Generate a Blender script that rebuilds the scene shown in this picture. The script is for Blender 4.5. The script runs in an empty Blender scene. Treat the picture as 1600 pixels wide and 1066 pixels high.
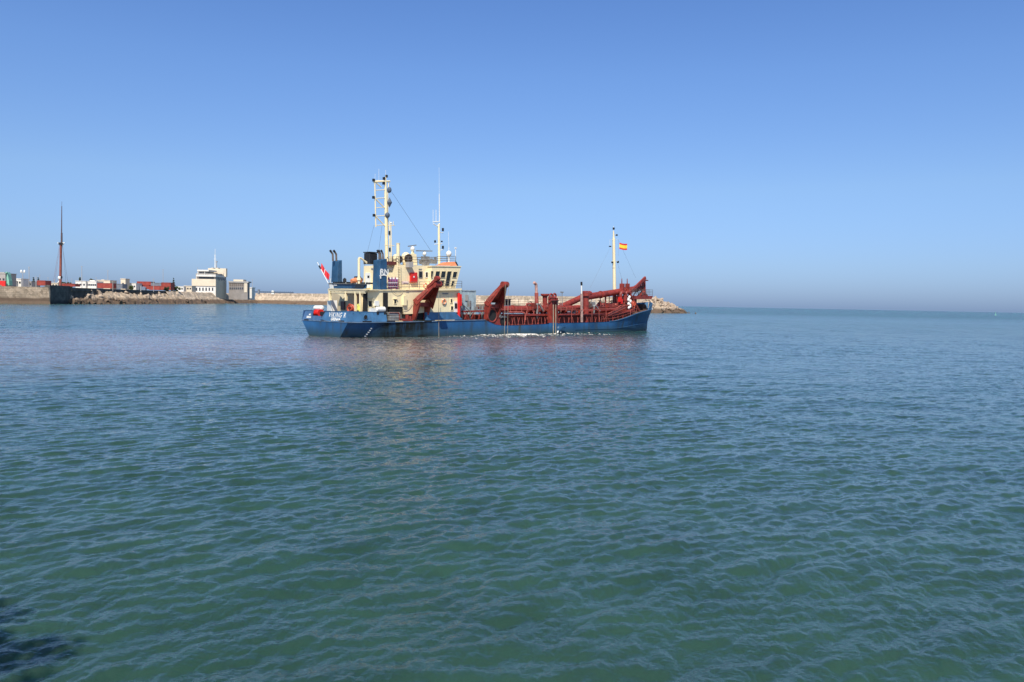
import bpy, bmesh, math, random
import numpy as np
from mathutils import Matrix, Vector
random.seed(7); rng=np.random.default_rng(11)
SC=bpy.context.scene; COL=SC.collection
# ---------------------------------------------------------------- camera
LENS=28.0; FPX=LENS/36*1600; EYE=5.0
PITCH=math.atan(59.4/FPX); ROLL=math.radians(1.1)
cam=bpy.data.cameras.new('camera'); cam.lens=LENS; cam.sensor_width=36; cam.clip_end=90000; cam.clip_start=.1
co=bpy.data.objects.new('camera',cam); COL.objects.link(co); SC.camera=co
co.matrix_world=Matrix.Translation((0,0,EYE))@Matrix.Rotation(math.pi/2-PITCH,4,'X')@Matrix.Rotation(ROLL,4,'Z')
CR=np.array(co.matrix_world.to_3x3())
# ---------------------------------------------------------------- light
SUN_AZ=math.atan2(-.08,-1.0); SUN_EL=math.radians(50)
W=bpy.data.worlds.new('World'); SC.world=W; W.use_nodes=True
nt=W.node_tree; nt.nodes.clear()
out=nt.nodes.new('ShaderNodeOutputWorld'); bg=nt.nodes.new('ShaderNodeBackground')
sky=nt.nodes.new('ShaderNodeTexSky'); sky.sky_type='NISHITA'; sky.sun_disc=False
sky.sun_elevation=SUN_EL; sky.sun_rotation=SUN_AZ%(2*math.pi); sky.air_density=1.0; sky.dust_density=.6; sky.ozone_density=3.0
geo=nt.nodes.new('ShaderNodeNewGeometry'); sep=nt.nodes.new('ShaderNodeSeparateXYZ')
tc=nt.nodes.new('ShaderNodeTexCoord'); nt.links.new(tc.outputs['Generated'],sep.inputs[0])
rp=nt.nodes.new('ShaderNodeValToRGB'); nt.links.new(sep.outputs['Z'],rp.inputs[0])
e=rp.color_ramp.elements
# thin sea haze low down, clear blue above: tint over elevation (sine)
def stop(p,c,i=None):
    x=e[i] if i is not None else e.new(p); x.position=p; x.color=(*c,1)
stop(0,(.46,.66,1.26),0); stop(1,(.92,.95,.84),1)
stop(.05,(.62,.79,1.23)); stop(.14,(.85,.99,1.26)); stop(.27,(.86,1.07,1.42)); stop(.40,(.76,1.02,1.46)); stop(.60,(.90,1.0,.93))
mx=nt.nodes.new('ShaderNodeMix'); mx.data_type='RGBA'; mx.blend_type='MULTIPLY'; mx.inputs[0].default_value=1
nt.links.new(sky.outputs[0],mx.inputs[6]); nt.links.new(rp.outputs[0],mx.inputs[7])
nt.links.new(mx.outputs[2],bg.inputs[0]); bg.inputs[1].default_value=.095; nt.links.new(bg.outputs[0],out.inputs[0])
sd=bpy.data.lights.new('sun','SUN'); sd.energy=5.0; sd.angle=math.radians(.55); sd.color=(1,.93,.82)
so=bpy.data.objects.new('sun',sd); COL.objects.link(so)
sv=Vector((math.sin(SUN_AZ)*math.cos(SUN_EL),math.cos(SUN_AZ)*math.cos(SUN_EL),math.sin(SUN_EL)))
so.rotation_euler=sv.to_track_quat('Z','Y').to_euler(); so.location=(-40,-80,120)
SC.view_settings.view_transform='Standard'; SC.view_settings.look='None'; SC.view_settings.exposure=.16; SC.view_settings.gamma=1
# ---------------------------------------------------------------- survey helpers (photo pixel -> place)
def ray(x,y):
    d=CR@np.array([x-800.,533.-y,-FPX]); return d/d[1]
def at(x,y,D): d=ray(x,y)*D; return np.array([d[0],d[1],d[2]+EYE])
PSI=math.radians(47.665); CP,SP=math.cos(PSI),math.sin(PSI)
ORG=np.array([-25.294,107.071]); TV=np.array([CP,SP]); NV=np.array([-SP,CP])
def S(x,y,Y):          # point on the ship's lengthwise plane Y (metres to port) -> (s,Y,z)
    d=ray(x,y); k=(ORG@NV+Y)/(d[:2]@NV); P=d*k+[0,0,EYE]
    return (float((P[:2]-ORG)@TV),Y,float(P[2]))
def X(x,y,s):          # point on the ship's crosswise plane s
    d=ray(x,y); k=(ORG@TV+s)/(d[:2]@TV); P=d*k+[0,0,EYE]
    return (s,float((P[:2]-ORG)@NV),float(P[2]))
# ---------------------------------------------------------------- materials
MATS={}
def N(t,ty,**kw):
    n=t.nodes.new(ty)
    for k,v in kw.items(): setattr(n,k,v)
    return n
def mat(name,col,rough=.5,metal=0,var=.12,scale=1.5,streak=0,scol=(.12,.05,.02),sscale=(1.3,1.3,.12),low=None,bump=0,spec=.5,coat=0,detail=6):
    m=bpy.data.materials.new(name); m.use_nodes=True; t=m.node_tree; b=t.nodes['Principled BSDF']; L=t.links.new
    b.inputs['Roughness'].default_value=rough; b.inputs['Metallic'].default_value=metal
    tc=N(t,'ShaderNodeTexCoord'); nz=N(t,'ShaderNodeTexNoise'); nz.inputs['Scale'].default_value=scale; nz.inputs['Detail'].default_value=detail
    L(tc.outputs['Object'],nz.inputs['Vector'])
    r=N(t,'ShaderNodeMapRange'); r.inputs[1].default_value=.3; r.inputs[2].default_value=.7; r.inputs[3].default_value=1-var; r.inputs[4].default_value=1+var
    L(nz.outputs['Fac'],r.inputs[0])
    v=N(t,'ShaderNodeVectorMath',operation='SCALE'); v.inputs[0].default_value=col; L(r.outputs[0],v.inputs['Scale'])
    cur=v.outputs[0]
    def mixin(cur,fac,c):
        q=N(t,'ShaderNodeMix',data_type='RGBA'); L(fac,q.inputs[0]); L(cur,q.inputs[6]); q.inputs[7].default_value=(*c,1); return q.outputs[2]
    if streak>0:
        mp=N(t,'ShaderNodeMapping'); mp.inputs['Scale'].default_value=sscale; L(tc.outputs['Object'],mp.inputs[0])
        n2=N(t,'ShaderNodeTexNoise'); n2.inputs['Scale'].default_value=1.6; n2.inputs['Detail'].default_value=7; n2.inputs['Roughness'].default_value=.65; L(mp.outputs[0],n2.inputs['Vector'])
        r2=N(t,'ShaderNodeMapRange'); r2.inputs[1].default_value=.52; r2.inputs[2].default_value=.72; r2.inputs[3].default_value=0; r2.inputs[4].default_value=streak
        L(n2.outputs['Fac'],r2.inputs[0]); cur=mixin(cur,r2.outputs[0],scol)
    if low:      # growth / tidal band: (z0,z1,colour,strength)
        z0,z1,c,st=low
        sp=N(t,'ShaderNodeSeparateXYZ'); L(tc.outputs['Object'],sp.inputs[0])
        ad=N(t,'ShaderNodeMath',operation='MULTIPLY_ADD'); L(nz.outputs['Fac'],ad.inputs[0]); ad.inputs[1].default_value=(z1-z0)*-1.2; L(sp.outputs['Z'],ad.inputs[2])
        r3=N(t,'ShaderNodeMapRange'); r3.inputs[1].default_value=z0-(z1-z0)*.6; r3.inputs[2].default_value=z1-(z1-z0)*.6; r3.inputs[3].default_value=st; r3.inputs[4].default_value=0
        L(ad.outputs[0],r3.inputs[0]); cur=mixin(cur,r3.outputs[0],c)
    L(cur,b.inputs['Base Color'])
    if bump:
        bp=N(t,'ShaderNodeBump'); bp.inputs['Strength'].default_value=.6; bp.inputs['Distance'].default_value=bump; L(nz.outputs['Fac'],bp.inputs['Height']); L(bp.outputs[0],b.inputs['Normal'])
    MATS[name]=m; return m
RUST=(.10,.035,.015)
M_hull=mat('hull_paint',(.025,.100,.235),.42,var=.35,scale=.30,streak=.85,scol=(.045,.05,.045),sscale=(.55,.55,.10),low=(.0,1.3,(.035,.06,.05),.85),bump=.02)
M_bul=mat('bulwark_paint_lit_faded',(.055,.155,.30),.45,var=.2,scale=.8,streak=.5,scol=(.05,.07,.10),bump=.01)  # faded hull blue, also lightened for light on the up-tilted plates
M_fun=mat('funnel_paint',(.024,.084,.175),.45,var=.25,scale=.8,streak=.4,scol=(.05,.07,.08))
M_cream=mat('cream_paint',(.91,.77,.48),.45,var=.06,scale=.9,streak=.28,scol=(.42,.27,.13),sscale=(1.5,1.5,.16),bump=.008)
M_creamd=mat('cream_paint_shaded',(.62,.50,.32),.5,var=.12,streak=.35,scol=(.3,.18,.08))  # darker copy of the cream; shelter shade put into the colour
M_red=mat('oxide_red_paint',(.25,.034,.024),.5,var=.40,scale=1.6,streak=.8,scol=(.09,.035,.025),bump=.01)
M_red2=mat('faded_red_paint',(.38,.09,.07),.55,var=.3,scale=2.0,streak=.5,scol=(.15,.07,.05),bump=.01)
M_redd=mat('hopper_red_paint',(.17,.026,.017),.6,var=.45,scale=1.6,streak=.8,scol=(.07,.03,.02),bump=.015)
M_white=mat('white_paint',(.80,.80,.76),.4,var=.05,streak=.25,scol=(.45,.33,.2))
M_black=mat('black_paint',(.018,.018,.02),.45,var=.3)
M_dark=mat('dark_opening',(.012,.012,.013),.8,var=.3)  # near-black stands in for shade inside openings and recesses
M_glass=mat('window_glass',(.012,.016,.02),.06,var=.2,spec=.8)
M_orange=mat('orange_canvas',(.75,.25,.11),.7,var=.15,scale=2)
M_sred=mat('signal_red',(.68,.025,.02),.35,var=.1)
M_pink=mat('cylinder_magenta',(.30,.10,.16),.4,var=.3)
M_purp=mat('cylinder_violet',(.13,.05,.28),.4,var=.3)
M_grey=mat('grey_steel',(.28,.28,.27),.45,metal=.3,var=.3,scale=2,streak=.4,scol=RUST)
M_deck=mat('deck_plate',(.11,.065,.05),.7,var=.5,scale=1.2,bump=.01)
M_exh=mat('exhaust_steel',(.22,.17,.14),.5,metal=.5,var=.3,scale=4)
M_contg=mat('teal_container_paint',(.36,.45,.50),.5,var=.2,streak=.4,scol=RUST)
M_yel=mat('signal_yellow',(.75,.72,.16),.6,var=.15)
M_fyel=mat('flag_yellow',(.85,.60,.04),.7,var=.05); M_fred=mat('flag_red',(.58,.02,.03),.7,var=.08); M_fwh=mat('flag_white',(.8,.8,.8),.7,var=.03)
M_rope=mat('rope',(.35,.30,.22),.8,var=.2); M_wire=mat('wire',(.08,.08,.09),.5)
M_hose=mat('orange_hose',(.60,.10,.05),.5,var=.35,scale=6)
M_rail=mat('rail_paint',(.16,.15,.13),.5,var=.3)
M_mastr=mat('mast_brown',(.26,.075,.05),.5,var=.25,scale=.8,streak=.4,scol=(.1,.03,.02))
M_dred=mat('dark_red_paint',(.10,.022,.018),.5,var=.3)
def hull_stains():
    t=M_hull.node_tree; b=t.nodes['Principled BSDF']; L=t.links.new; src=b.inputs['Base Color'].links[0].from_socket
    tc=N(t,'ShaderNodeTexCoord'); sp=N(t,'ShaderNodeSeparateXYZ'); L(tc.outputs['Object'],sp.inputs[0])
    def mth(op,a,b_=None,c=None,cl=False):
        n=N(t,'ShaderNodeMath',operation=op); n.use_clamp=cl
        for i,v in enumerate((a,b_,c)):
            if v is None: continue
            if isinstance(v,(int,float)): n.inputs[i].default_value=v
            else: L(v,n.inputs[i])
        return n.outputs[0]
    def noise(sc,vec,det=6):
        mp=N(t,'ShaderNodeMapping'); mp.inputs['Scale'].default_value=vec; L(tc.outputs['Object'],mp.inputs[0]); n=N(t,'ShaderNodeTexNoise'); n.inputs['Scale'].default_value=sc; n.inputs['Detail'].default_value=det; n.inputs['Roughness'].default_value=.65; L(mp.outputs[0],n.inputs['Vector']); return n.outputs['Fac']
    def mix(f,a,c,mode='MIX'):
        q=N(t,'ShaderNodeMix',data_type='RGBA',blend_type=mode); L(f,q.inputs[0]); L(a,q.inputs[6]); q.inputs[7].default_value=(*c,1); return q.outputs[2]
    # sooty discharge stain below the engine room opening, streaks of rust and lime below scuppers, rubbed patches
    g=mth('SUBTRACT',1,mth('ABSOLUTE',mth('DIVIDE',mth('SUBTRACT',sp.outputs['X'],9.5),6.5)),cl=True)
    b.inputs['Specular IOR Level'].default_value=.25; b.inputs['Roughness'].default_value=.5; f=mth('MULTIPLY',mth('MULTIPLY',g,1.9,cl=True),mth('MULTIPLY_ADD',noise(1,(.9,.9,.12)),3.4,-.7,cl=True),cl=True); c=mix(f,src,(.012,.013,.010))
    f=mth('MULTIPLY_ADD',noise(1,(1.7,1.7,.07)),6,-3.75,cl=True); c=mix(mth('MULTIPLY',f,.75),c,(.13,.10,.07))
    f=mth('MULTIPLY_ADD',noise(1,(.12,.12,.5)),5,-2.7,cl=True); c=mix(mth('MULTIPLY',f,.5),c,(.035,.10,.16))
    f=mth('MULTIPLY_ADD',noise(2.2,(1,1,.8)),12,-8.0,cl=True); c=mix(f,c,(.10,.05,.03))
    L(c,b.inputs['Base Color'])
hull_stains()
# stone
def stone(name,a,b_,joint=(.16,.13,.10),brick=(2.2,.8),low=None,bump=.25,rough=.9,sc=.25,blocks=True,front='Y'):
    m=bpy.data.materials.new(name); m.use_nodes=True; t=m.node_tree; p=t.nodes['Principled BSDF']; L=t.links.new
    p.inputs['Roughness'].default_value=rough
    tc=N(t,'ShaderNodeTexCoord'); nz=N(t,'ShaderNodeTexNoise'); nz.inputs['Scale'].default_value=sc; nz.inputs['Detail'].default_value=10; nz.inputs['Roughness'].default_value=.65
    L(tc.outputs['Object'],nz.inputs['Vector'])
    r=N(t,'ShaderNodeMapRange'); r.inputs[1].default_value=.35; r.inputs[2].default_value=.65; L(nz.outputs['Fac'],r.inputs[0])
    q=N(t,'ShaderNodeMix',data_type='RGBA'); L(r.outputs[0],q.inputs[0]); q.inputs[6].default_value=(*a,1); q.inputs[7].default_value=(*b_,1); cur=q.outputs[2]
    vo=N(t,'ShaderNodeTexVoronoi'); vo.inputs['Scale'].default_value=.55; L(tc.outputs['Object'],vo.inputs['Vector'])
    hv=N(t,'ShaderNodeHueSaturation'); L(cur,hv.inputs['Color'])
    sx=N(t,'ShaderNodeSeparateXYZ'); L(vo.outputs['Color'],sx.inputs[0]); rr=N(t,'ShaderNodeMapRange'); rr.inputs[3].default_value=.72; rr.inputs[4].default_value=1.22; L(sx.outputs[0],rr.inputs[0]); L(rr.outputs[0],hv.inputs['Value']); cur=hv.outputs[0]
    if blocks:
        br=N(t,'ShaderNodeTexBrick'); br.inputs['Scale'].default_value=1; br.inputs['Brick Width'].default_value=brick[0]; br.inputs['Row Height'].default_value=brick[1]; br.inputs['Mortar Size'].default_value=.06
        br.inputs['Color1'].default_value=(1,1,1,1); br.inputs['Color2'].default_value=(.8,.8,.8,1); br.inputs['Mortar'].default_value=(.45,.42,.4,1)
        cb=N(t,'ShaderNodeCombineXYZ'); s3=N(t,'ShaderNodeSeparateXYZ'); L(tc.outputs['Object'],s3.inputs[0])
        ad=N(t,'ShaderNodeMath',operation='ADD'); L(s3.outputs['X'],ad.inputs[0]); L(s3.outputs['Y'],ad.inputs[1]); L(ad.outputs[0],cb.inputs[0]); L(s3.outputs['Z'],cb.inputs[1]); L(cb.outputs[0],br.inputs['Vector'])
        q2=N(t,'ShaderNodeMix',data_type='RGBA',blend_type='MULTIPLY'); q2.inputs[0].default_value=.8; L(cur,q2.inputs[6]); L(br.outputs['Color'],q2.inputs[7]); cur=q2.outputs[2]
    if low:
        z0,z1,c=low; g=N(t,'ShaderNodeNewGeometry'); sp=N(t,'ShaderNodeSeparateXYZ'); L(g.outputs['Position'],sp.inputs[0])
        n3=N(t,'ShaderNodeTexNoise'); n3.inputs['Scale'].default_value=.12; n3.inputs['Detail'].default_value=6; L(g.outputs['Position'],n3.inputs['Vector'])
        ad=N(t,'ShaderNodeMath',operation='MULTIPLY_ADD'); L(n3.outputs['Fac'],ad.inputs[0]); ad.inputs[1].default_value=-2.4; L(sp.outputs['Z'],ad.inputs[2])
        r3=N(t,'ShaderNodeMapRange'); r3.inputs[1].default_value=z0-1.2; r3.inputs[2].default_value=z1-1.2; r3.inputs[3].default_value=.9; r3.inputs[4].default_value=0; L(ad.outputs[0],r3.inputs[0])
        q3=N(t,'ShaderNodeMix',data_type='RGBA'); L(r3.outputs[0],q3.inputs[0]); L(cur,q3.inputs[6]); q3.inputs[7].default_value=(*c,1); cur=q3.outputs[2]
    L(cur,p.inputs['Base Color'])
    bp=N(t,'ShaderNodeBump'); bp.inputs['Strength'].default_value=.8; bp.inputs['Distance'].default_value=bump; L(nz.outputs['Fac'],bp.inputs['Height']); L(bp.outputs[0],p.inputs['Normal'])
    return m
TIDE=(.11,.065,.040)
M_quay=stone('quay_stone',(.54,.40,.27),(.72,.55,.39),low=(2.6,3.6,(.17,.11,.07)),brick=(2.4,.9),sc=.4)
M_break=stone('breakwater_stone',(.46,.36,.26),(.62,.50,.38),low=(2.8,3.9,TIDE),brick=(4,1.6),sc=.22)
M_rub=stone('rubble_stone',(.31,.235,.165),(.48,.38,.28),low=(2.8,4.0,(.085,.052,.034)),blocks=False,sc=.5,bump=.5)
M_rock=stone('boulder_stone',(.30,.225,.165),(.50,.40,.31),low=(2.3,3.8,(.085,.055,.036)),blocks=False,sc=.6,bump=.3)
M_dwall=stone('shaded_wall_concrete',(.07,.07,.065),(.14,.135,.12),low=(1.0,2.2,(.03,.03,.03)),brick=(6,2),sc=.3)  # near-black tone puts the wall's shade into the concrete colour
M_conc=mat('pale_concrete',(.42,.38,.32),.85,var=.2,scale=.4,bump=.03)
M_land=mat('dusty_ground',(.30,.25,.19),.95,var=.25,scale=.1,bump=.05)
M_plast=mat('plaster_cream',(.70,.60,.46),.85,var=.08,scale=.3)
M_plw=mat('plaster_white',(.74,.71,.66),.85,var=.08,scale=.3)
M_plg=mat('plaster_grey',(.38,.36,.34),.85,var=.12,scale=.3)
M_bwin=mat('building_window',(.05,.06,.08),.2,var=.3)
M_cred=mat('container_red',(.33,.055,.04),.6,var=.25,scale=.6,streak=.3)
M_cgrey=mat('container_grey',(.18,.20,.24),.6,var=.2,scale=.6)
M_cgreen=mat('structure_green',(.22,.50,.38),.6,var=.15)
M_leaf=mat('foliage',(.045,.065,.03),.8,var=.5,scale=.8); M_trunk=mat('bark',(.12,.08,.05),.9)
# ---------------------------------------------------------------- mesh builder
class MB:
    def __init__(s): s.v=[]; s.f=[]; s.a=[]
    def add(s,vs,fs):
        s.a.append((len(s.v),len(s.f))); o=len(s.v); s.v+= [tuple(map(float,v)) for v in vs]; s.f+=[tuple(i+o for i in f) for f in fs]; return s
    def box(s,a,b):
        x0,y0,z0=a; x1,y1,z1=b
        return s.add([(x0,y0,z0),(x1,y0,z0),(x1,y1,z0),(x0,y1,z0),(x0,y0,z1),(x1,y0,z1),(x1,y1,z1),(x0,y1,z1)],
            [(0,3,2,1),(4,5,6,7),(0,1,5,4),(1,2,6,5),(2,3,7,6),(3,0,4,7)])
    def cb(s,c,d): return s.box([c[i]-d[i]/2 for i in range(3)],[c[i]+d[i]/2 for i in range(3)])
    def prism(s,poly,off):       # planar 3-D polygon pushed along off
        n=len(poly); o=np.array(off,float); P=[np.array(p,float) for p in poly]
        return s.add(P+[p+o for p in P],[tuple(range(n)),tuple(range(2*n-1,n-1,-1))]+[(i,i+n,(i+1)%n+n,(i+1)%n) for i in range(n)])
    def beam(s,a,b,w,h,up=(0,0,1)):
        a=Vector(a); b=Vector(b); d=(b-a).normalized(); u=Vector(up)
        if abs(d.dot(u))>.98: u=Vector((1,0,0))
        r=d.cross(u).normalized(); u=r.cross(d)
        vs=[p+r*(w/2*i)+u*(h/2*j) for p in (a,b) for i,j in ((-1,-1),(1,-1),(1,1),(-1,1))]
        return s.add(vs,[(0,1,2,3),(7,6,5,4),(0,4,5,1),(1,5,6,2),(2,6,7,3),(3,7,4,0)])
    def tube(s,a,b,r0,r1=None,n=8):
        r1=r0 if r1 is None else r1
        a=Vector(a); b=Vector(b); d=(b-a).normalized(); u=Vector((0,0,1))
        if abs(d.dot(u))>.95: u=Vector((1,0,0))
        r=d.cross(u).normalized(); u=r.cross(d); vs=[]
        for p,q in ((a,r0),(b,r1)):
            for k in range(n):
                t=2*math.pi*k/n; vs.append(p+r*(q*math.cos(t))+u*(q*math.sin(t)))
        return s.add(vs,[tuple(range(n)),tuple(range(2*n-1,n-1,-1))]+[(k,k+n,(k+1)%n+n,(k+1)%n) for k in range(n)])
    def path(s,pts,r,n=8):
        for a,b in zip(pts[:-1],pts[1:]): s.tube(a,b,r,r,n)
        for p in pts[1:-1]: s.ball(p,(r*1.02,)*3,6,4)
        return s
    def ball(s,c,r,nu=12,nv=8):
        c=np.array(c,float); vs=[]; fs=[]
        for j in range(1,nv):
            ph=math.pi*j/nv
            for i in range(nu):
                th=2*math.pi*i/nu; vs.append(c+[r[0]*math.sin(ph)*math.cos(th),r[1]*math.sin(ph)*math.sin(th),r[2]*math.cos(ph)])
        t=len(vs); vs.append(c+[0,0,r[2]]); vs.append(c-[0,0,r[2]])
        for j in range(nv-2):
            for i in range(nu):
                k=(i+1)%nu; fs.append((j*nu+i,(j+1)*nu+i,(j+1)*nu+k,j*nu+k))
        for i in range(nu):
            k=(i+1)%nu; fs.append((t,i,k)); fs.append((t+1,(nv-2)*nu+k,(nv-2)*nu+i))
        return s.add(vs,fs)
    def torus(s,c,R,r,ax='Y',n=20,m=8,arc=2*math.pi,a0=0):
        c=np.array(c,float); vs=[]; fs=[]
        full=abs(arc-2*math.pi)<1e-6; nn=n if full else n+1
        for i in range(nn):
            t=a0+arc*i/n
            for j in range(m):
                p=2*math.pi*j/m; q=R+r*math.cos(p); w=r*math.sin(p)
                e={'Y':(q*math.cos(t),w,q*math.sin(t)),'X':(w,q*math.cos(t),q*math.sin(t)),'Z':(q*math.cos(t),q*math.sin(t),w)}[ax]
                vs.append(c+e)
        for i in range(n if full else nn-1):
            for j in range(m):
                a=i*m+j; b=((i+1)%nn)*m+j; fs.append((a,b,((i+1)%nn)*m+(j+1)%m,i*m+(j+1)%m))
        return s.add(vs,fs)
    def each(s,name,m,parent=None,smooth=False,bevel=0,k=1):     # every k shapes added = one object of its own
        st=s.a[::k]+[(len(s.v),len(s.f))]; r=[]
        for (v0,f0),(v1,f1) in zip(st[:-1],st[1:]):
            q=MB(); q.v=s.v[v0:v1]; q.f=[tuple(i-v0 for i in f) for f in s.f[f0:f1]]; r.append(q.build(name,m,parent,smooth,bevel))
        return r
    def build(s,name,m,parent=None,smooth=False,bevel=0):
        me=bpy.data.meshes.new(name); me.from_pydata(s.v,[],s.f); me.update()
        bm=bmesh.new(); bm.from_mesh(me); bmesh.ops.recalc_face_normals(bm,faces=bm.faces)
        if bevel: bmesh.ops.bevel(bm,geom=list(bm.edges),offset=bevel,segments=1,affect='EDGES')
        bm.to_mesh(me); bm.free()
        ms=m if isinstance(m,(list,tuple)) else [m]
        for q in ms: me.materials.append(q)
        if smooth: me.polygons.foreach_set('use_smooth',[True]*len(me.polygons)); 
        o=bpy.data.objects.new(name,me); COL.objects.link(o)
        if parent: o.parent=parent
        return o
def tag(o,label=None,cat=None,group=None,kind=None):
    for k,v in (('label',label),('category',cat),('group',group),('kind',kind)):
        if v: o[k]=v
    return o
def empty(name,loc,rz=0,label=None,cat=None,group=None):
    o=bpy.data.objects.new(name,None); o.location=loc; o.rotation_euler=(0,0,rz); o.empty_display_size=.5; COL.objects.link(o)
    return tag(o,label,cat,group)
def shipthing(name,label,cat,group=None):   # a thing standing on the ship: same frame as the ship
    return empty(name,(ORG[0],ORG[1],0),PSI,label,cat,group)
def text_mesh(txt,size,O,U,V,name,m,parent,shear=0,bold=.0,squeeze=1,space=1):
    cu=bpy.data.curves.new('t','FONT'); cu.body=txt; cu.size=size; cu.shear=shear; cu.offset=bold; cu.align_x='LEFT'; cu.space_character=space; cu.resolution_u=3
    ob=bpy.data.objects.new('t',cu); COL.objects.link(ob); bpy.context.view_layer.update()
    dg=bpy.context.evaluated_depsgraph_get(); me=bpy.data.meshes.new_from_object(ob.evaluated_get(dg))
    bpy.data.objects.remove(ob); bpy.data.curves.remove(cu)
    U=np.array(U,float); V=np.array(V,float); U/=np.linalg.norm(U); V/=np.linalg.norm(V)
    for v in me.vertices:
        p=np.array(O)+U*(v.co.x*squeeze)+V*v.co.y; v.co=p
    me.name=name; me.materials.append(m); o=bpy.data.objects.new(name,me); COL.objects.link(o); o.parent=parent
    return o
# ---------------------------------------------------------------- sea
def tile(L,n,kp,amp,seed,wdir,spread,kmin=0,kmax=1e9):
    r=np.random.default_rng(seed); k1=np.fft.fftfreq(n,L/n)*2*np.pi; kx,ky=np.meshgrid(k1,k1,indexing='ij'); k=np.hypot(kx,ky); k[0,0]=1e9
    th=np.arctan2(ky,kx)-wdir; P=np.exp(-1.2*(kp/k)**2)*k**-3.35*(spread+np.abs(np.cos(th))**4)*((k>kmin)&(k<kmax))
    a=(r.normal(size=(n,n))+1j*r.normal(size=(n,n)))*np.sqrt(P)
    h=np.fft.ifft2(a); dx=np.fft.ifft2(-1j*kx/k*a).real; dy=np.fft.ifft2(-1j*ky/k*a).real; h=h.real
    s=amp/h.std(); return (np.stack([h*s,dx*s,dy*s]),L,n)
def sample(T,x,y,rot=0):
    A,L,n=T; c,s_=math.cos(rot),math.sin(rot); u=(x*c+y*s_)/L*n; v=(-x*s_+y*c)/L*n
    i=np.floor(u).astype(int); j=np.floor(v).astype(int); fu=u-i; fv=v-j; i%=n; j%=n; i2=(i+1)%n; j2=(j+1)%n
    r=A[:,i,j]*(1-fu)*(1-fv)+A[:,i2,j]*fu*(1-fv)+A[:,i,j2]*(1-fu)*fv+A[:,i2,j2]*fu*fv
    return r[0],r[1]*c-r[2]*s_,r[1]*s_+r[2]*c
WD=math.radians(107)
T1=tile(67.0,1024,2*math.pi/1.7,.0185,3,WD,.03,kmax=2*math.pi/.30)
T2=tile(9.7,512,2*math.pi/.42,.0042,5,WD+.1,.12,kmax=2*math.pi/.06)
T3=tile(241.0,512,2*math.pi/9,.026,9,WD+.35,.05,kmax=2*math.pi/4.0)
def waves(x,y):
    r=np.hypot(x,y)
    h1,a1,b1=sample(T1,x,y,.37); h2,a2,b2=sample(T2,x,y,1.1); h3,a3,b3=sample(T3,x,y,-.6)
    f1=np.clip(1.2-r/420,0,1); f2=np.clip(1.3-r/55,0,1); f3=np.clip(1.2-r/1500,0,1)
    chop=.8
    gust=1+.28*np.sin(x*.09+1.3*np.sin(y*.05))*np.sin(y*.061+x*.02)
    h=(h1*f1)*gust+h2*f2*gust+h3*f3
    return h,chop*(a1*f1+a2*f2+a3*f3),chop*(b1*f1+b2*f2+b3*f3)
ys=np.concatenate([np.geomspace(3.02,330,1480),np.geomspace(331,60000,170)[0:]])
us=np.concatenate([-np.geomspace(3,.78,50)[:-1],np.linspace(-.78,.78,1050),np.geomspace(.78,3,50)[1:]])
Yg,Ug=np.meshgrid(ys,us,indexing='ij'); Xg=Ug*(Yg+2.5)
h,dx,dy=waves(Xg,Yg); co3=np.stack([Xg+dx,Yg+dy,h],-1).reshape(-1,3)
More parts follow.
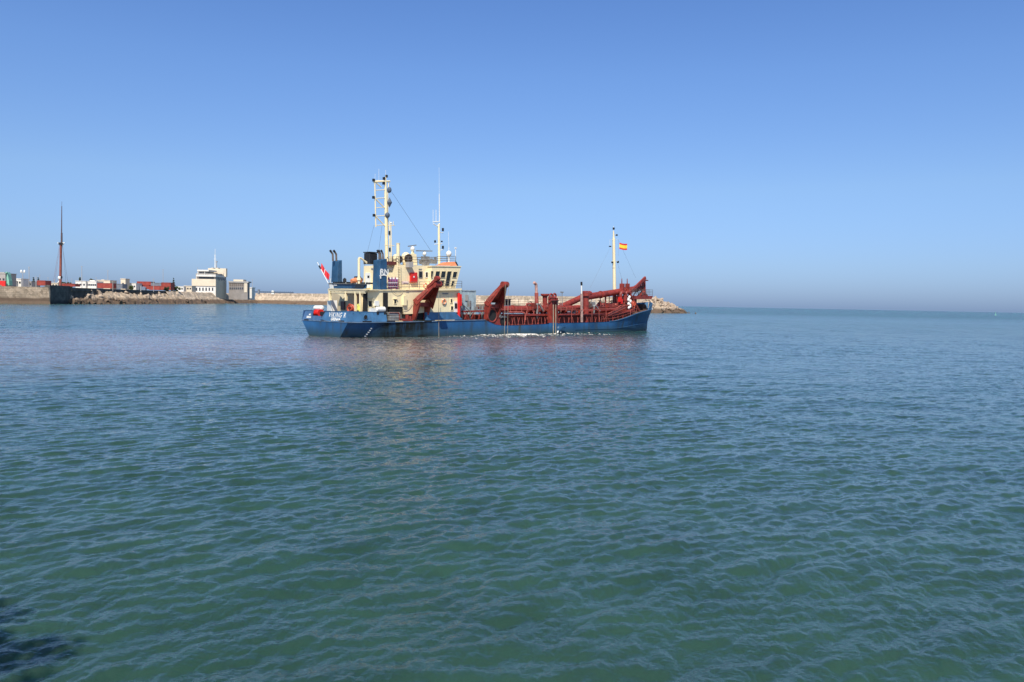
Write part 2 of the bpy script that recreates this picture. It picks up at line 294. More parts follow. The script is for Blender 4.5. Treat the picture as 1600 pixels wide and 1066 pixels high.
# near strip in front of / below the camera
nr,nc=Yg.shape; idx=np.arange(nr*nc).reshape(nr,nc)
q=np.stack([idx[:-1,:-1],idx[:-1,1:],idx[1:,1:],idx[1:,:-1]],-1).reshape(-1,4)
me=bpy.data.meshes.new('sea'); me.vertices.add(len(co3)); me.vertices.foreach_set('co',co3.astype('f').ravel())
me.loops.add(q.size); me.loops.foreach_set('vertex_index',q.ravel().astype('i')); me.polygons.add(len(q))
me.polygons.foreach_set('loop_start',np.arange(0,q.size,4,dtype='i')); me.polygons.foreach_set('loop_total',np.full(len(q),4,'i'))
me.polygons.foreach_set('use_smooth',np.ones(len(q),bool)); me.update(); me.validate()
sea=bpy.data.objects.new('sea',me); COL.objects.link(sea); tag(sea,kind='structure')
def water_mat():
    m=bpy.data.materials.new('sea_water'); m.use_nodes=True; t=m.node_tree; b=t.nodes['Principled BSDF']; L=t.links.new
    g=N(t,'ShaderNodeNewGeometry'); pos=g.outputs['Position']
    b.inputs['IOR'].default_value=1.333
    gy=N(t,'ShaderNodeSeparateXYZ'); L(pos,gy.inputs[0]); rq=N(t,'ShaderNodeMapRange'); rq.inputs[1].default_value=40; rq.inputs[2].default_value=650; rq.inputs[3].default_value=.045; rq.inputs[4].default_value=.27; L(gy.outputs['Y'],rq.inputs[0]); L(rq.outputs[0],b.inputs['Roughness'])   # wavelets too small to model
    b.subsurface_method='BURLEY'; b.inputs['Subsurface Weight'].default_value=1; b.inputs['Subsurface Radius'].default_value=(.35,.9,.8); b.inputs['Subsurface Scale'].default_value=.3
    # body colour: clear green water with drifting silt
    n1=N(t,'ShaderNodeTexNoise'); n1.inputs['Scale'].default_value=.035; n1.inputs['Detail'].default_value=5; L(pos,n1.inputs['Vector'])
    r1=N(t,'ShaderNodeMapRange'); r1.inputs[1].default_value=.35; r1.inputs[2].default_value=.65; L(n1.outputs['Fac'],r1.inputs[0])
    q1=N(t,'ShaderNodeMix',data_type='RGBA'); L(r1.outputs[0],q1.inputs[0]); q1.inputs[6].default_value=(.023,.062,.048,1); q1.inputs[7].default_value=(.030,.070,.055,1)
    n9=N(t,'ShaderNodeTexNoise'); n9.inputs['Scale'].default_value=.45; n9.inputs['Detail'].default_value=7; L(pos,n9.inputs['Vector']); r9=N(t,'ShaderNodeMapRange'); r9.inputs[1].default_value=.3; r9.inputs[2].default_value=.7; r9.inputs[3].default_value=.80; r9.inputs[4].default_value=1.12; L(n9.outputs['Fac'],r9.inputs[0]); v9=N(t,'ShaderNodeVectorMath',operation='SCALE'); L(q1.outputs[2],v9.inputs[0]); L(r9.outputs[0],v9.inputs['Scale'])
    # silt plume stirred up by the dredger, stretched along its side and astern
    mp=N(t,'ShaderNodeMapping'); mp.vector_type='POINT'; L(pos,mp.inputs[0])
    sp=N(t,'ShaderNodeSeparateXYZ'); L(pos,sp.inputs[0])
    n2=N(t,'ShaderNodeTexNoise'); n2.inputs['Scale'].default_value=.028; n2.inputs['Detail'].default_value=6; n2.inputs['Distortion'].default_value=.6; L(pos,n2.inputs['Vector'])
    # distance band: Y - (86 + .18*X) within about 26 m, X from -110 to 22
    def mth(op,a,b_=None,c=None,clamp=False):
        n=N(t,'ShaderNodeMath',operation=op); n.use_clamp=clamp
        for i,vv in enumerate((a,b_,c)):
            if vv is None: continue
            if isinstance(vv,(int,float)): n.inputs[i].default_value=vv
            else: L(vv,n.inputs[i])
        return n.outputs[0]
    nn=mth('MULTIPLY_ADD',n2.outputs['Fac'],2.2,-1.1)
    # mean line Y = 92+.62*X right of X=-30 ; 74 left
    xr=mth('MAXIMUM',mth('ADD',sp.outputs['X'],28),0)
    ln=mth('MULTIPLY_ADD',xr,.80,78)
    dd=mth('DIVIDE',mth('SUBTRACT',sp.outputs['Y'],ln),mth('MULTIPLY_ADD',xr,-.22,32))
    band=mth('SUBTRACT',1.25,mth('MULTIPLY',dd,dd)); band=mth('ADD',band,nn)
    fr=mth('MULTIPLY',mth('SUBTRACT',26,sp.outputs['X']),.05,clamp=True)
    fac=mth('MULTIPLY',mth('MULTIPLY',band,.8,clamp=True),fr)
    q2=N(t,'ShaderNodeMix',data_type='RGBA'); L(fac,q2.inputs[0]); L(v9.outputs[0],q2.inputs[6]); q2.inputs[7].default_value=(.175,.150,.150,1)
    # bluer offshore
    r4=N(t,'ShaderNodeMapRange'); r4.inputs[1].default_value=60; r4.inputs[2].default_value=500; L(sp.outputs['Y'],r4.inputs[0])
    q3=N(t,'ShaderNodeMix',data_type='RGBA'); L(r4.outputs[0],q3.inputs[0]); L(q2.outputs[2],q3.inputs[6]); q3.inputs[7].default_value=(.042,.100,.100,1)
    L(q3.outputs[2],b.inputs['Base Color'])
    # ripples: fine wind ripples everywhere, metre-long wavelets beyond the modelled ones
    def rip(scale,dist,sx=1,sy=1,rot=0,det=4):
        mp=N(t,'ShaderNodeMapping'); mp.inputs['Scale'].default_value=(sx,sy,1); mp.inputs['Rotation'].default_value=(0,0,rot); L(pos,mp.inputs[0])
        n=N(t,'ShaderNodeTexNoise'); n.inputs['Scale'].default_value=scale; n.inputs['Detail'].default_value=det; n.inputs['Roughness'].default_value=.6; L(mp.outputs[0],n.inputs['Vector'])
        return n.outputs['Fac'],dist
    prev=None
    for fac_,dist in (rip(7.0,.013,1,1.7,.25,3),rip(1.1,.075,1,1.9,.25,5),rip(.22,.12,1,1.8,.3,3)):
        bp=N(t,'ShaderNodeBump'); bp.inputs['Distance'].default_value=dist; bp.inputs['Strength'].default_value=1
        L(fac_,bp.inputs['Height'])
        if prev: L(prev,bp.inputs['Normal'])
        if dist==.075:
            r5=N(t,'ShaderNodeMapRange'); r5.inputs[1].default_value=30; r5.inputs[2].default_value=240; r5.inputs[3].default_value=.25; r5.inputs[4].default_value=2.2; L(sp.outputs['Y'],r5.inputs[0]); L(r5.outputs[0],bp.inputs['Strength'])
        prev=bp.outputs[0]
    L(prev,b.inputs['Normal'])
    return m
me.materials.append(water_mat())
# foam where the overflow of the dredger breaks the surface
def vnoise(x,y,seed=0):
    r=np.random.default_rng(seed).random((64,64)); i=np.floor(x).astype(int); j=np.floor(y).astype(int); fx=x-i; fy=y-j; fx=fx*fx*(3-2*fx); fy=fy*fy*(3-2*fy)
    g=lambda a,b: r[a%64,b%64]
    return g(i,j)*(1-fx)*(1-fy)+g(i+1,j)*fx*(1-fy)+g(i,j+1)*(1-fx)*fy+g(i+1,j+1)*fx*fy
st=.09; sg=np.arange(15,52,st); tg=np.arange(-14,-5.35,st*.9); SG,TG=np.meshgrid(sg,tg,indexing='ij')
wx=ORG[0]+SG*CP-TG*SP; wy=ORG[1]+SG*SP+TG*CP
nz=.5*vnoise(SG*1.2,TG*1.6,1)+.3*vnoise(SG*3.1,TG*3.7,2)+.45*vnoise(SG*7,TG*5,3)-.11
env=np.exp(-((SG-31)/8.0)**2)*1.0*np.clip(1.15-np.abs(TG+6.6)/4.6,0,1)
msk=(nz+.37*env)>.745
hh,ddx,ddy=waves(wx,wy); fz=hh+.03+.14*np.clip(nz+.37*env-.745,0,.5)
P3=np.stack([wx+ddx,wy+ddy,fz],-1).reshape(-1,3); ii=np.arange(SG.size).reshape(SG.shape)
ok=(msk[:-1,:-1]&msk[1:,:-1]&msk[1:,1:]&msk[:-1,1:]).ravel()
qs=np.stack([ii[:-1,:-1],ii[1:,:-1],ii[1:,1:],ii[:-1,1:]],-1).reshape(-1,4)[ok]
used=np.unique(qs); rm=-np.ones(SG.size,int); rm[used]=np.arange(len(used))
fm=bpy.data.meshes.new('foam'); fm.from_pydata(P3[used].tolist(),[],rm[qs].tolist()); fm.update(); fm.materials.append(mat('foam',(.80,.76,.70),.9,var=.1,scale=5))
fo=bpy.data.objects.new('foam',fm); COL.objects.link(fo); tag(fo,'white churned foam along the middle of the blue hull','foam',kind='stuff')
# quay the photographer stands on, just out of frame; corner block added as a shade caster
mb=MB(); mb.box((-60,-30.01,-3),(60,3.0,3.31)); mb.box((-60,3.01,-3),(-7.6,4.2,3.3)); mb.tube((-5.5,2.2,3.3),(-5.5,2.2,3.75),.16,.22,12)
tag(mb.build('quay',M_conc),kind='structure')
# ================================================================ DREDGER (local frame: s forward, Y to port, z up)
ship=empty('dredger',(ORG[0],ORG[1],0),PSI,'blue and cream hopper dredger with rusty red dredging gear under way off the breakwater','ship')
SIDE=-5.5
def hb_deck(s):
    if s<2: return 5.35+.15*s/2
    if s<60: return 5.5
    u=min(1,(s-60)/19.2); return max(.12,5.5*(1-u**2.3)**.62)
def hb_wl(s):
    if s<13: return 3.45+2.05*math.sin(min(1,s/13)*math.pi/2)**.8
    if s<56: return 5.5
    u=min(1,(s-56)/22.8); return max(.06,5.5*(1-u**1.75)**.85)
SH_=[(0,2.10),(5,2.11),(10.3,2.15),(22.1,2.34),(25.2,2.38),(26.2,2.05),(27.6,1.62),(29.3,1.45),(34.5,1.50),(44.8,1.79),(55.5,1.88),(60,2.05),(63.5,2.65),(67,3.35),(70,3.75),(74,4.15),(79.2,4.45)]
def zs(s): return float(np.interp(s,[a for a,_ in SH_],[b for _,b in SH_]))
SS=sorted(set(list(np.linspace(0,13,14))+list(np.linspace(13,56,22))+list(np.linspace(56,79.2,36))+[a for a,_ in SH_]))
def hull_mb():
    mb=MB(); rows=[]; levels=[-2.0,0,.35,.7,.95,1.0]
    vs=[]
    for s in SS:
        z1=zs(s); row=[]
        for side in (-1,1):
            for q in levels:
                if q==-2.0: z=-2.0; hb=hb_wl(s)*.9
                else:
                    z=-.15+(z1+.15)*q; w=q if s<60 else q**1.3
                    hb=hb_wl(s)*(1-w)+hb_deck(s)*w
                    if 3<s<70 and q==1.0: hb+=.05
                    if q==.95: hb=hb_wl(s)*(1-.95)+hb_deck(s)*.95
                rk=0
                if s>70: rk=(s-70)/9.2*((z-2)*.10)
                row.append(len(vs)); vs.append((s+rk,side*hb,z))
        rows.append(row)
    fs=[]; n=len(levels)
    for a,b in zip(rows[:-1],rows[1:]):
        for o in (0,n):
            for j in range(n-1): fs.append((a[o+j],a[o+j+1],b[o+j+1],b[o+j]))
    for r in (rows[0],rows[-1]):
        for j in range(n-1): fs.append((r[j],r[j+1],r[n+j+1],r[n+j]))
    mb.add(vs,fs); return mb
hull=hull_mb().build('hull',M_hull,ship)
mb=MB()      # deck plating just inside the side
for a,b in zip(SS[:-1],SS[1:]):
    mb.add([(a,-hb_deck(a)+.06,zs(a)-.12),(b,-hb_deck(b)+.06,zs(b)-.12),(b,hb_deck(b)-.06,zs(b)-.12),(a,hb_deck(a)-.06,zs(a)-.12)],[(0,1,2,3)])
mb.build('deck',M_deck,ship)
mb=MB()      # rubbing strake along the sheer, both sides and round the stern
for sd_ in (-1,1):
    pts=[(s,sd_*(hb_deck(s)+.05),zs(s)-.04) for s in SS if s<=25.3]
    for a,b in zip(pts[:-1],pts[1:]): mb.beam(a,b,.10,.10)
mb.beam((0,-5.35,2.08),(0,5.35,2.08),.10,.10)
mb.build('rubbing_strake',mat('strake_paint',(.13,.20,.30),.5,var=.4,scale=1),ship)
for sd_ in (-1,1):
    mb=MB(); pts=[(s,sd_*(hb_wl(s)*.62+hb_deck(s)*.38+.03),-.15+(zs(s)+.15)*.38) for s in SS if 47<=s<=77]
    for a,b in zip(pts[:-1],pts[1:]): mb.beam(a,b,.06,.12)
    mb.build('hull_strake',M_hull,ship)
# weld seam plates / scuppers
mb=MB()
for s in (6.2,2.2,12.9): mb.box((s,-5.62,2.12),(s+1.4,-5.5,2.26))
mb.cb((-.03,4.2,2.16),(.08,1.0,.14)); mb.cb((-.03,-3.9,2.22),(.08,1.2,.13))
mb.each('scupper',M_dark,ship)
# stern bulwark, leaning inboard
def lean(pl,h0,th=.08,side=True):
    return MB().prism(pl,(0,th,0) if side else (th,0,0))
BI=.35 # inward lean
mb=MB()
def wallseg(p0,p1,z0a,z0b,z1a,z1b,inn):
    p0=np.array(p0);p1=np.array(p1);inn=np.array(inn)
    mb.prism([(*p0,z0a),(*p1,z0b),(*(p1+inn),z1b),(*(p0+inn),z1a)],(inn[0]*.2,inn[1]*.2,0))
def tz(x,y,s): return X(x,y,s)
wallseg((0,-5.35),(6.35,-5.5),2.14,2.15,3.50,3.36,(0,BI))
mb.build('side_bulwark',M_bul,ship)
mb=MB()
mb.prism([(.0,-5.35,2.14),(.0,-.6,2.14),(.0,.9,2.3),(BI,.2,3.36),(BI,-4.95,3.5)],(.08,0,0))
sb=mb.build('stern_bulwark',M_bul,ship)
mb=MB(); mb.prism([(.0,.9,2.14),(.0,3.0,2.14),(.15,3.0,2.75),(.15,.9,2.75)],(.08,0,0)); mb.prism([(.0,3.0,2.14),(.0,5.35,2.14),(BI,5.0,3.45),(BI,3.1,3.45)],(.08,0,0))
mb.prism([(0,5.35,2.14),(6,5.5,2.15),(6,5.15,3.36),(0,5.0,3.45)],(0,-.08,0))
sb2=mb.build('stern_bulwark',mat('bulwark_paint_weathered',(.06,.13,.26),.55,var=.3,scale=.9,streak=.4,scol=(.05,.06,.08)),ship)
mb=MB()   # capping and stays
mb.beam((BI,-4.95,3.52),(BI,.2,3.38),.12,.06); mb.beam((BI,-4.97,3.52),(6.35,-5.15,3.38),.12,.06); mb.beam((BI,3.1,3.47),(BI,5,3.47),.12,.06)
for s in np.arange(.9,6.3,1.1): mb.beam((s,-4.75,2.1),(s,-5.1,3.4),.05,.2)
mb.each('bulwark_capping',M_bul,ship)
c=S(571,496,-5.35)
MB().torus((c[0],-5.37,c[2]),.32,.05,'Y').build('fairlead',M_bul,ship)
MB().tube((c[0],-5.40,c[2]),(c[0],-5.3,c[2]),.29,.29,18).build('fairlead_opening',M_dark,ship)
# names on the stern
UA=(0,-1,0); VA=(BI,0,1.3); 
def stern_pt(x,y):   # point on leaning aft bulwark
    p=X(x,y,.15); return (-.035+(p[2]-2.14)/1.3*BI,p[1],p[2])
text_mesh('VIKING R',.92,stern_pt(513.2,495.2),UA,VA,'ship_name',M_white,ship,shear=.12,bold=.010,squeeze=.84,space=1.22)
text_mesh('GRENAA',.54,stern_pt(518,500.6),UA,VA,'home_port',M_white,ship,bold=.02,squeeze=1.0)
text_mesh('IMO',.30,stern_pt(482.6,492.6),UA,VA,'registration_mark',M_white,ship,bold=.02,squeeze=.8)
text_mesh('GRENAA',.36,stern_pt(479.8,496.6),UA,VA,'registration_mark',M_white,ship,bold=.025,squeeze=.75)
# draught marks climbing the quarter
mb=MB()
for i,(x,y) in enumerate([(523,526),(526,523),(528.5,520),(531,516.8),(533.2,513.6)]):
    pass
for (x,y) in [(570.5,525.5),(573,522.3),(575.5,519.2),(577.8,516.2),(579.8,513.2)]:
    # on the undercut side: find Y by iteration
    Y=-5.2
    for _ in range(6):
        s,_y,z=S(x,y,Y); w=(z+.15)/(zs(s)+.15); Y=-(hb_wl(s)*(1-w)+hb_deck(s)*w)
    mb.cb((s,Y-.03,z),(.26,.05,.16))
mb.each('draught_mark',M_white,ship)
# ---- level 1 house
YW=-4.6
wall_px=[(570,454),(717,453.3),(717,487.5),(668,488),(645,490.5),(632,491),(629.5,479.5),(606,479),(606,489),(570,488)]
P=[S(x,y,YW) for x,y in wall_px]
MB().prism(P,(0,.6,0)).build('main_deckhouse',M_cream,ship)
a=S(571,455,YW); b=S(716.6,454,YW); s0,s1=a[0],b[0]
z_b=lambda s: 6.3+(s-3.1)*.026           # floor of the upper deck (ship trims by the stern)
MB().prism([(8.2,-4,2),(s1-.05,-4,2.2),(s1-.05,-4,z_b(s1)-.03),(8.2,-4,z_b(8.2)-.03)],(0,8.6,0)).build('deckhouse_core',M_cream,ship)
mk=MB()
for (x0,y0,x1,y1) in [(608,480.5,629,484),(608,485,628,488.5),(630.5,491.2,644.5,500),(644.5,490,669,500)]:
    p=S(x0,y1,-4.3); q=S(x1,y0,-4.3); mk.box((p[0],-4.45,p[2]),(q[0],-4.02,q[2]))
mk.build('opening_recess_shade',M_dark,ship)  # near-black boxes paint shade in the openings and under the wall
MB().prism([S(598.3,457.5,YW-.02),S(605.8,457.5,YW-.02),S(605.8,487.5,YW-.02),S(598.3,487.5,YW-.02)],(0,-.04,0)).build('side_door_opening',M_dark,ship)  # flat near-black panel paints the darkness of the deep doorway
def panel(name,m,x0,y0,x1,y1,Y,th=.05,sub=None,fr=None,parent=None,x2=None):
    """proud panel on a lengthwise wall, px corners"""
    q=[S(x0,y1,Y),S(x1,y1,Y),S(x2[1] if x2 else x1,y0,Y),S(x2[0] if x2 else x0,y0,Y)]
    o=MB().prism(q,(0,-th,0)).build(name,m,parent or ship)
    if fr:
        f=MB()
        for a,b in zip(q,q[1:]+q[:1]): f.beam((a[0],Y-th,a[2]),(b[0],Y-th,b[2]),.07,.07)
        f.build('frame',fr,o)
    return o
panel('window',M_glass,575.2,470,581,480,YW,.04,fr=M_cream)
panel('window',M_glass,615.3,468,619,475,YW,.04,fr=M_cream)
panel('locker',M_white,584,470,590,478,YW,.35); panel('locker',M_white,576,481.5,589,488,YW,.5)
panel('window',M_glass,703.5,467,706.5,473.5,YW,.04,fr=M_cream); panel('window',M_glass,704,478.5,708,485,YW,.04,fr=M_cream)
panel('side_door',M_white,709,471,716.5,488,YW,.10); panel('side_door_window',M_glass,710.5,474,714,482,YW-.11,.04)
panel('vent_grille',M_grey,691,458,700,460,YW,.05)
# small ledges over openings, cable
mb=MB()
for (x0,x1,y) in [(574,583,466),(576,582,468.8),(614,620,467),(633,637,452.9)]:
    p=S(x0,y,YW); q=S(x1,y,YW); mb.box((p[0],YW-.22,p[2]-.04),(q[0],YW,p[2]+.03))
mb.each('drip_ledge',M_cream,ship)
mb=MB(); 
for (xa,ya,xb,yb,sag) in [(611,452,629,455,6),(630,483,644,474,4)]:
    pts=[S(xa+(xb-xa)*t,ya+(yb-ya)*t+sag*4*t*(1-t),YW-.15) for t in np.linspace(0,1,9)]; mb.path(pts,.03,5)
mb.each('hose_line',M_rope,ship,k=15)
mb=MB(); p=S(632.5,466,YW-.2); mb.box((p[0]-.3,YW-.35,p[2]-1.0),(p[0]+.25,YW,p[2]+.3)); mb.build('junction_box',M_cream,ship)
# red fire pipes by the forward corner
mb=MB()
p=[S(717,y,-4.9) for y in (458,498)]; mb.tube(p[0],p[1],.22); p=[S(720,y,-4.9) for y in (460,478)]; mb.tube(p[0],p[1],.16)
mb.build('fire_main',M_sred,ship)
# ---- deck slab (upper deck) with edge
def slab(name,x0,x1,ya,yb,Y0,Y1,th,m):
    a=S(x0,ya,Y0); b=S(x1,yb,Y0); return MB().prism([a,b,(b[0],Y0,b[2]-th),(a[0],Y0,a[2]-th)],(0,Y1-Y0,0)).build(name,m,ship)
slab('upper_deck',570,717.5,452.6,452.0,-4.75,-3.9,.14,M_cream); MB().prism([(6.3,-3.9,z_b(6.3)+.02),(s1,-3.9,z_b(s1)+.02),(s1,4.7,z_b(s1)+.02),(6.3,4.7,z_b(6.3)+.02)],(0,0,-.12)).build('upper_deck',M_cream,ship)
slab('bridge_wing',671,721.5,451.6,450.8,-5.15,5.15,.26,M_cream)
# ---- upper house
YU=-3.9
sU=S(568.3,430,3.9)[0]
def AU(x,y,off=0): return X(x,y,sU-off)
P=[S(x,y,YU) for x,y in [(677,415.5),(677,452.5)]]; P=[(sU,YU,AU(600,414.6)[2]),P[0],P[1],(sU,YU,AU(600,453)[2])]
MB().prism(P,(0,7.8,0)).build('upper_deckhouse',M_cream,ship)
P=[S(x,y,-4.75) for x,y in [(675,415.7),(720.5,416.3),(712,448.5),(711.5,451.5),(674,451.5)]]
MB().prism(P,(0,9.5,0)).build('wheelhouse',M_cream,ship)
slab('wheelhouse_roof',674.5,721,415.2,416,-4.85,4.85,.12,M_cream)
YH=-4.76
for q in [(677.8,424,683.4,434.2,(674,673)),]: pass
def pw(x0,x1,y0,x2,x3,y1,fr=True):
    x0-=.35; x1+=.35; x2-=.35; x3+=.35; y0-=.3; y1+=.3   # slanted pane: top x0..x1 at y0, bottom x2..x3 at y1
    o=MB().prism([S(x0,y0,YH),S(x1,y0,YH),S(x3,y1,YH),S(x2,y1,YH)],(0,-.03,0)).build('window',M_glass,ship)
    f=MB(); c=[S(x0,y0,YH),S(x1,y0,YH),S(x3,y1,YH),S(x2,y1,YH)]
    for a,b in zip(c,c[1:]+c[:1]): f.beam((a[0],YH-.05,a[2]),(b[0],YH-.05,b[2]),.04,.035)
    f.build('frame',M_cream,o)
pw(681,687.2,424.3,679.2,685.8,433.8); pw(690,696.3,424.3,688.2,694.8,434); pw(699,705.3,424.3,694.8,700.8,447.3); pw(708.4,714.2,425,706.5,712.2,434)
pw(687.5,693.8,438.3,686.5,692,447.3); pw(706.3,709.8,438.8,704.3,706.8,447.6); pw(673.4,676.8,424,673.2,675.2,434)
panel('window',M_glass,654.2,424.2,659.6,434.3,YU,.04,fr=M_grey); panel('window',M_glass,664.4,425.3,668.5,433.8,YU,.04,fr=M_white)
panel('vent_grille',M_grey,654,420,659,421.8,YU,.05); panel('vent_grille',M_grey,607,419,612.7,421.6,YU,.05)
def apanel(name,m,x0,y0,x1,y1,th=.06,off=0,parent=None):
    return MB().prism([AU(x0,y1,off),AU(x1,y1,off),AU(x1,y0,off),AU(x0,y0,off)],(-th,0,0)).build(name,m,parent or ship)
d_=panel('red_locker',M_sred,640,426,649.7,441.5,YU,.35); d2=panel('locker_handle',M_white,645.8,431.5,647.6,434,YU-.36,.04,parent=d_)
dr=apanel('weather_door',M_white,571.5,426.5,579.5,450,.09); apanel('door_port',M_black,574.3,430.8,577.2,434.2,.03,.1,dr)
apanel('vent_grille',M_grey,580.5,419,583,421.5)
panel('air_conditioner',M_plg,633.5,409.5,640,418,YU,.8)
# ladder up to the monkey island
mb=MB()
for x in (621.3,625.6): mb.tube(S(x,413,YU-.25),S(x+.4,452,YU-.25),.04,n=6)
for y in np.arange(415,451,2.6): mb.tube(S(621.4,y,YU-.25),S(625.8,y,YU-.25),.03,n=6)
mb.build('ladder',M_cream,ship)
# orange canvas dodger with black end
cv=MB().prism([S(681.5,414.9,-4.6),S(714.2,415.4,-4.6),S(710.5,409,-4.3),S(692,410.2,-4.3)],(0,.12,0)); cv.build('canvas_dodger',M_orange,ship)
MB().prism([S(714.3,415.4,-4.6),S(716.3,415.4,-4.6),S(713.2,409,-4.3),S(710.7,409,-4.3)],(0,1.5,0)).build('dodger_end',M_black,ship)
# ---- railings
def railing(pts,zrel=1.05,rows=3,step=1.6,m=M_rail,r=.028,name='railing',par=None):
    mb=MB()
    for a,b in zip(pts[:-1],pts[1:]):
        a=np.array(a);b=np.array(b)
        for k in range(rows): o=np.array([0,0,zrel*(k+1)/rows]); mb.tube(a+o,b+o,r,n=5)
        n=max(1,int(np.linalg.norm(b-a)/step))
        for i in range(n+1): p=a+(b-a)*i/n; mb.tube(p,p+[0,0,zrel],r*1.15,n=5)
    return mb.build(name,m,par or ship)
def zat(Y,*pp): return [S(x,y,Y) for x,y in pp]
railing(zat(-4.6,(606,452.4),(671,452))); railing(zat(-5.1,(671,451),(721.5,450.5))+[(S(721.5,450.5,-5.1)[0],4.9,S(721.5,450.5,-5.1)[2])])
rt=zat(-3.8,(681,415.2),(681,415.2)); rt[0]=(sU+.1,-3.8,AU(600,414.4)[2]); railing(rt,1.15); r2=zat(-4.4,(683,410),(712,409.5)); railing(r2,.85,3)
railing([rt[0],(rt[0][0],3.8,rt[0][2])],1.15); railing([(rt[0][0],3.8,rt[0][2]),(r2[1][0]-.5,3.8,rt[1][2])],1.15); railing([(r2[1][0],-4.4,r2[1][2]),(r2[1][0],4.4,r2[1][2])],.85)
# ---- boat deck over the aft shelter
aft=lambda Y: 3.1+(-YW+Y)*.0+max(0,(Y+4.6))*.21      # the shelter front stands slightly askew
pS=(3.0,-4.2); pP=(4.9,4.3)
zc=6.55
def aft_pt(u,z,off=0):  # u 0 starboard .. 1 port
    return (pS[0]+(pP[0]-pS[0])*u-off,pS[1]+(pP[1]-pS[1])*u,z)
def aftx(x,y,off=0):    # photo px -> point on that askew front
    # solve along the front plane
    d=ray(x,y); A=ORG+TV*(pS[0]-off)+NV*pS[1]; Bv=TV*(pP[0]-pS[0])+NV*(pP[1]-pS[1])
    nn=np.array([-Bv[1],Bv[0]]); k=((A-nn/np.linalg.norm(nn)*0)@nn)/(d[:2]@nn); Pp=d*k; rel=Pp[:2]-ORG
    return (float(rel@TV),float(rel@NV),float(Pp[2]+EYE))
AV=np.array([pP[0]-pS[0],pP[1]-pS[1]]); FW=np.array([8.5,-1.9]); FW=FW/np.linalg.norm(FW)  # forward normal of the front
def aprism(px,th,name,m,off=0,parent=None):
    return MB().prism([aftx(x,y,off) for x,y in px],(FW[0]*th,FW[1]*th,0)).build(name,m,parent or ship)
# shelter frame: beam, posts, arch
mb=MB()
for a,b,w,h in [((513.5,453.2),(571,455.2),.25,.30),((513.5,456.6),(571,458),.2,.12)]: mb.beam(aftx(*a),aftx(*b),w,h)
for (x,y0,y1,w) in [(515.7,455,488,.30),(540.8,456,470,.28),(555.7,456,489,.26),(563.6,456,489,.30)]: mb.beam(aftx(x,y0),aftx(x,y1),w,w)
for x in np.arange(516,571,6.2): mb.beam(aftx(x,453.5,-.02),aftx(x,457,-.02),.12,.1)
mb.build('shelter_frame',M_cream,ship)
arch=[(518,456.5),(537.5,456.8),(538,465)]+[(518+19.6*math.cos(t),475-17.5*math.sin(t)) for t in np.linspace(.45,1.5,9)]
aprism(arch,.10,'shelter_arch',M_cream,off=.05)
def deep(px,depth,name,m): return aprism(px,.1,name,m,off=-depth)
# inner walls, door, red bits inside the shelter
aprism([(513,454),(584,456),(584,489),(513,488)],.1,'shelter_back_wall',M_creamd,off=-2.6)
aprism([(519,469.5),(525.5,469.5),(525.5,488),(519,488)],.12,'shelter_doorway',M_dark,off=-2.45)
aprism([(532,471),(538,471),(538,484),(532,484)],.12,'shelter_doorway',M_dred,off=-2.45)
aprism([(557,460),(563,460),(563,488),(557,488)],.12,'shelter_pipe_box',M_red,off=-1.8)
aprism([(564.5,457),(570,457),(570,489),(564.5,489)],.4,'aft_door_opening',M_dark,off=-.2)
aprism([(511.3,470),(517.5,469.3),(517.8,487.5),(510.8,488)],.9,'aft_locker',M_white,off=.5)
mb=MB()
# side closing wall between the shelter and the house, roof slab
z0=aftx(513,453)[2]; zr=[aftx(513.2,452.2,.2),aftx(571.5,454,.2)]
mb.prism([zr[0],zr[1],(6.25,-4.5,zr[1][2]+.06),(6.25,4.6,zr[0][2]+.06)],(0,0,.12)); mb.build('boat_deck',M_cream,ship)
# blue screen on the boat deck edge, black panel painted as the canvas shadow gap
aprism([(513.5,443.8),(573,444.3),(572,451.3),(514.5,450.6)],.06,'boat_deck_screen',M_fun,off=.1)
aprism([(512.8,442.2),(575,443.5),(575,444.6),(512.8,443.6)],.35,'screen_capping',M_rail,off=.25)
aprism([(514.3,444.5),(520,444.5),(520,450.8),(515,450.8)],.2,'notice_board',M_white,off=.2); aprism([(521.5,444.9),(526,445),(526,446.5),(521.5,446.4)],.05,'name_plate',M_white,off=.18)
aprism([(552.5,450.5),(566,451),(570,446),(557,444.6)],.05,'screen_shadow_gap',M_black,off=.2)
mb=MB(); zb=aftx(514,443)[2]
for x in (516.5,524,540.5,557,571): mb.tube(aftx(x,443.5,.1),aftx(x,435.5 if x<530 else 441.5,.1),.04,n=6)
mb.tube(aftx(516.5,435.5,.1),aftx(522.5,435.5,.1),.04,n=6); mb.path([aftx(522.5,435.5,.1),aftx(524,438,.1),aftx(524,443,.1)],.04,6)
mb.each('boat_deck_rail',M_white,ship)
# black low house / gear on the boat deck
aprism([(520,440),(560,441),(560,443.5),(520,443)],2.2,'gear_tray',M_black,off=-.8)
mb=MB(); mb.tube(aftx(538.5,436,-.5),aftx(538.5,441,-.5),.25); mb.torus(aftx(538.5,438,-.6),.28,.06,'X'); mb.build('capstan',M_black,ship)
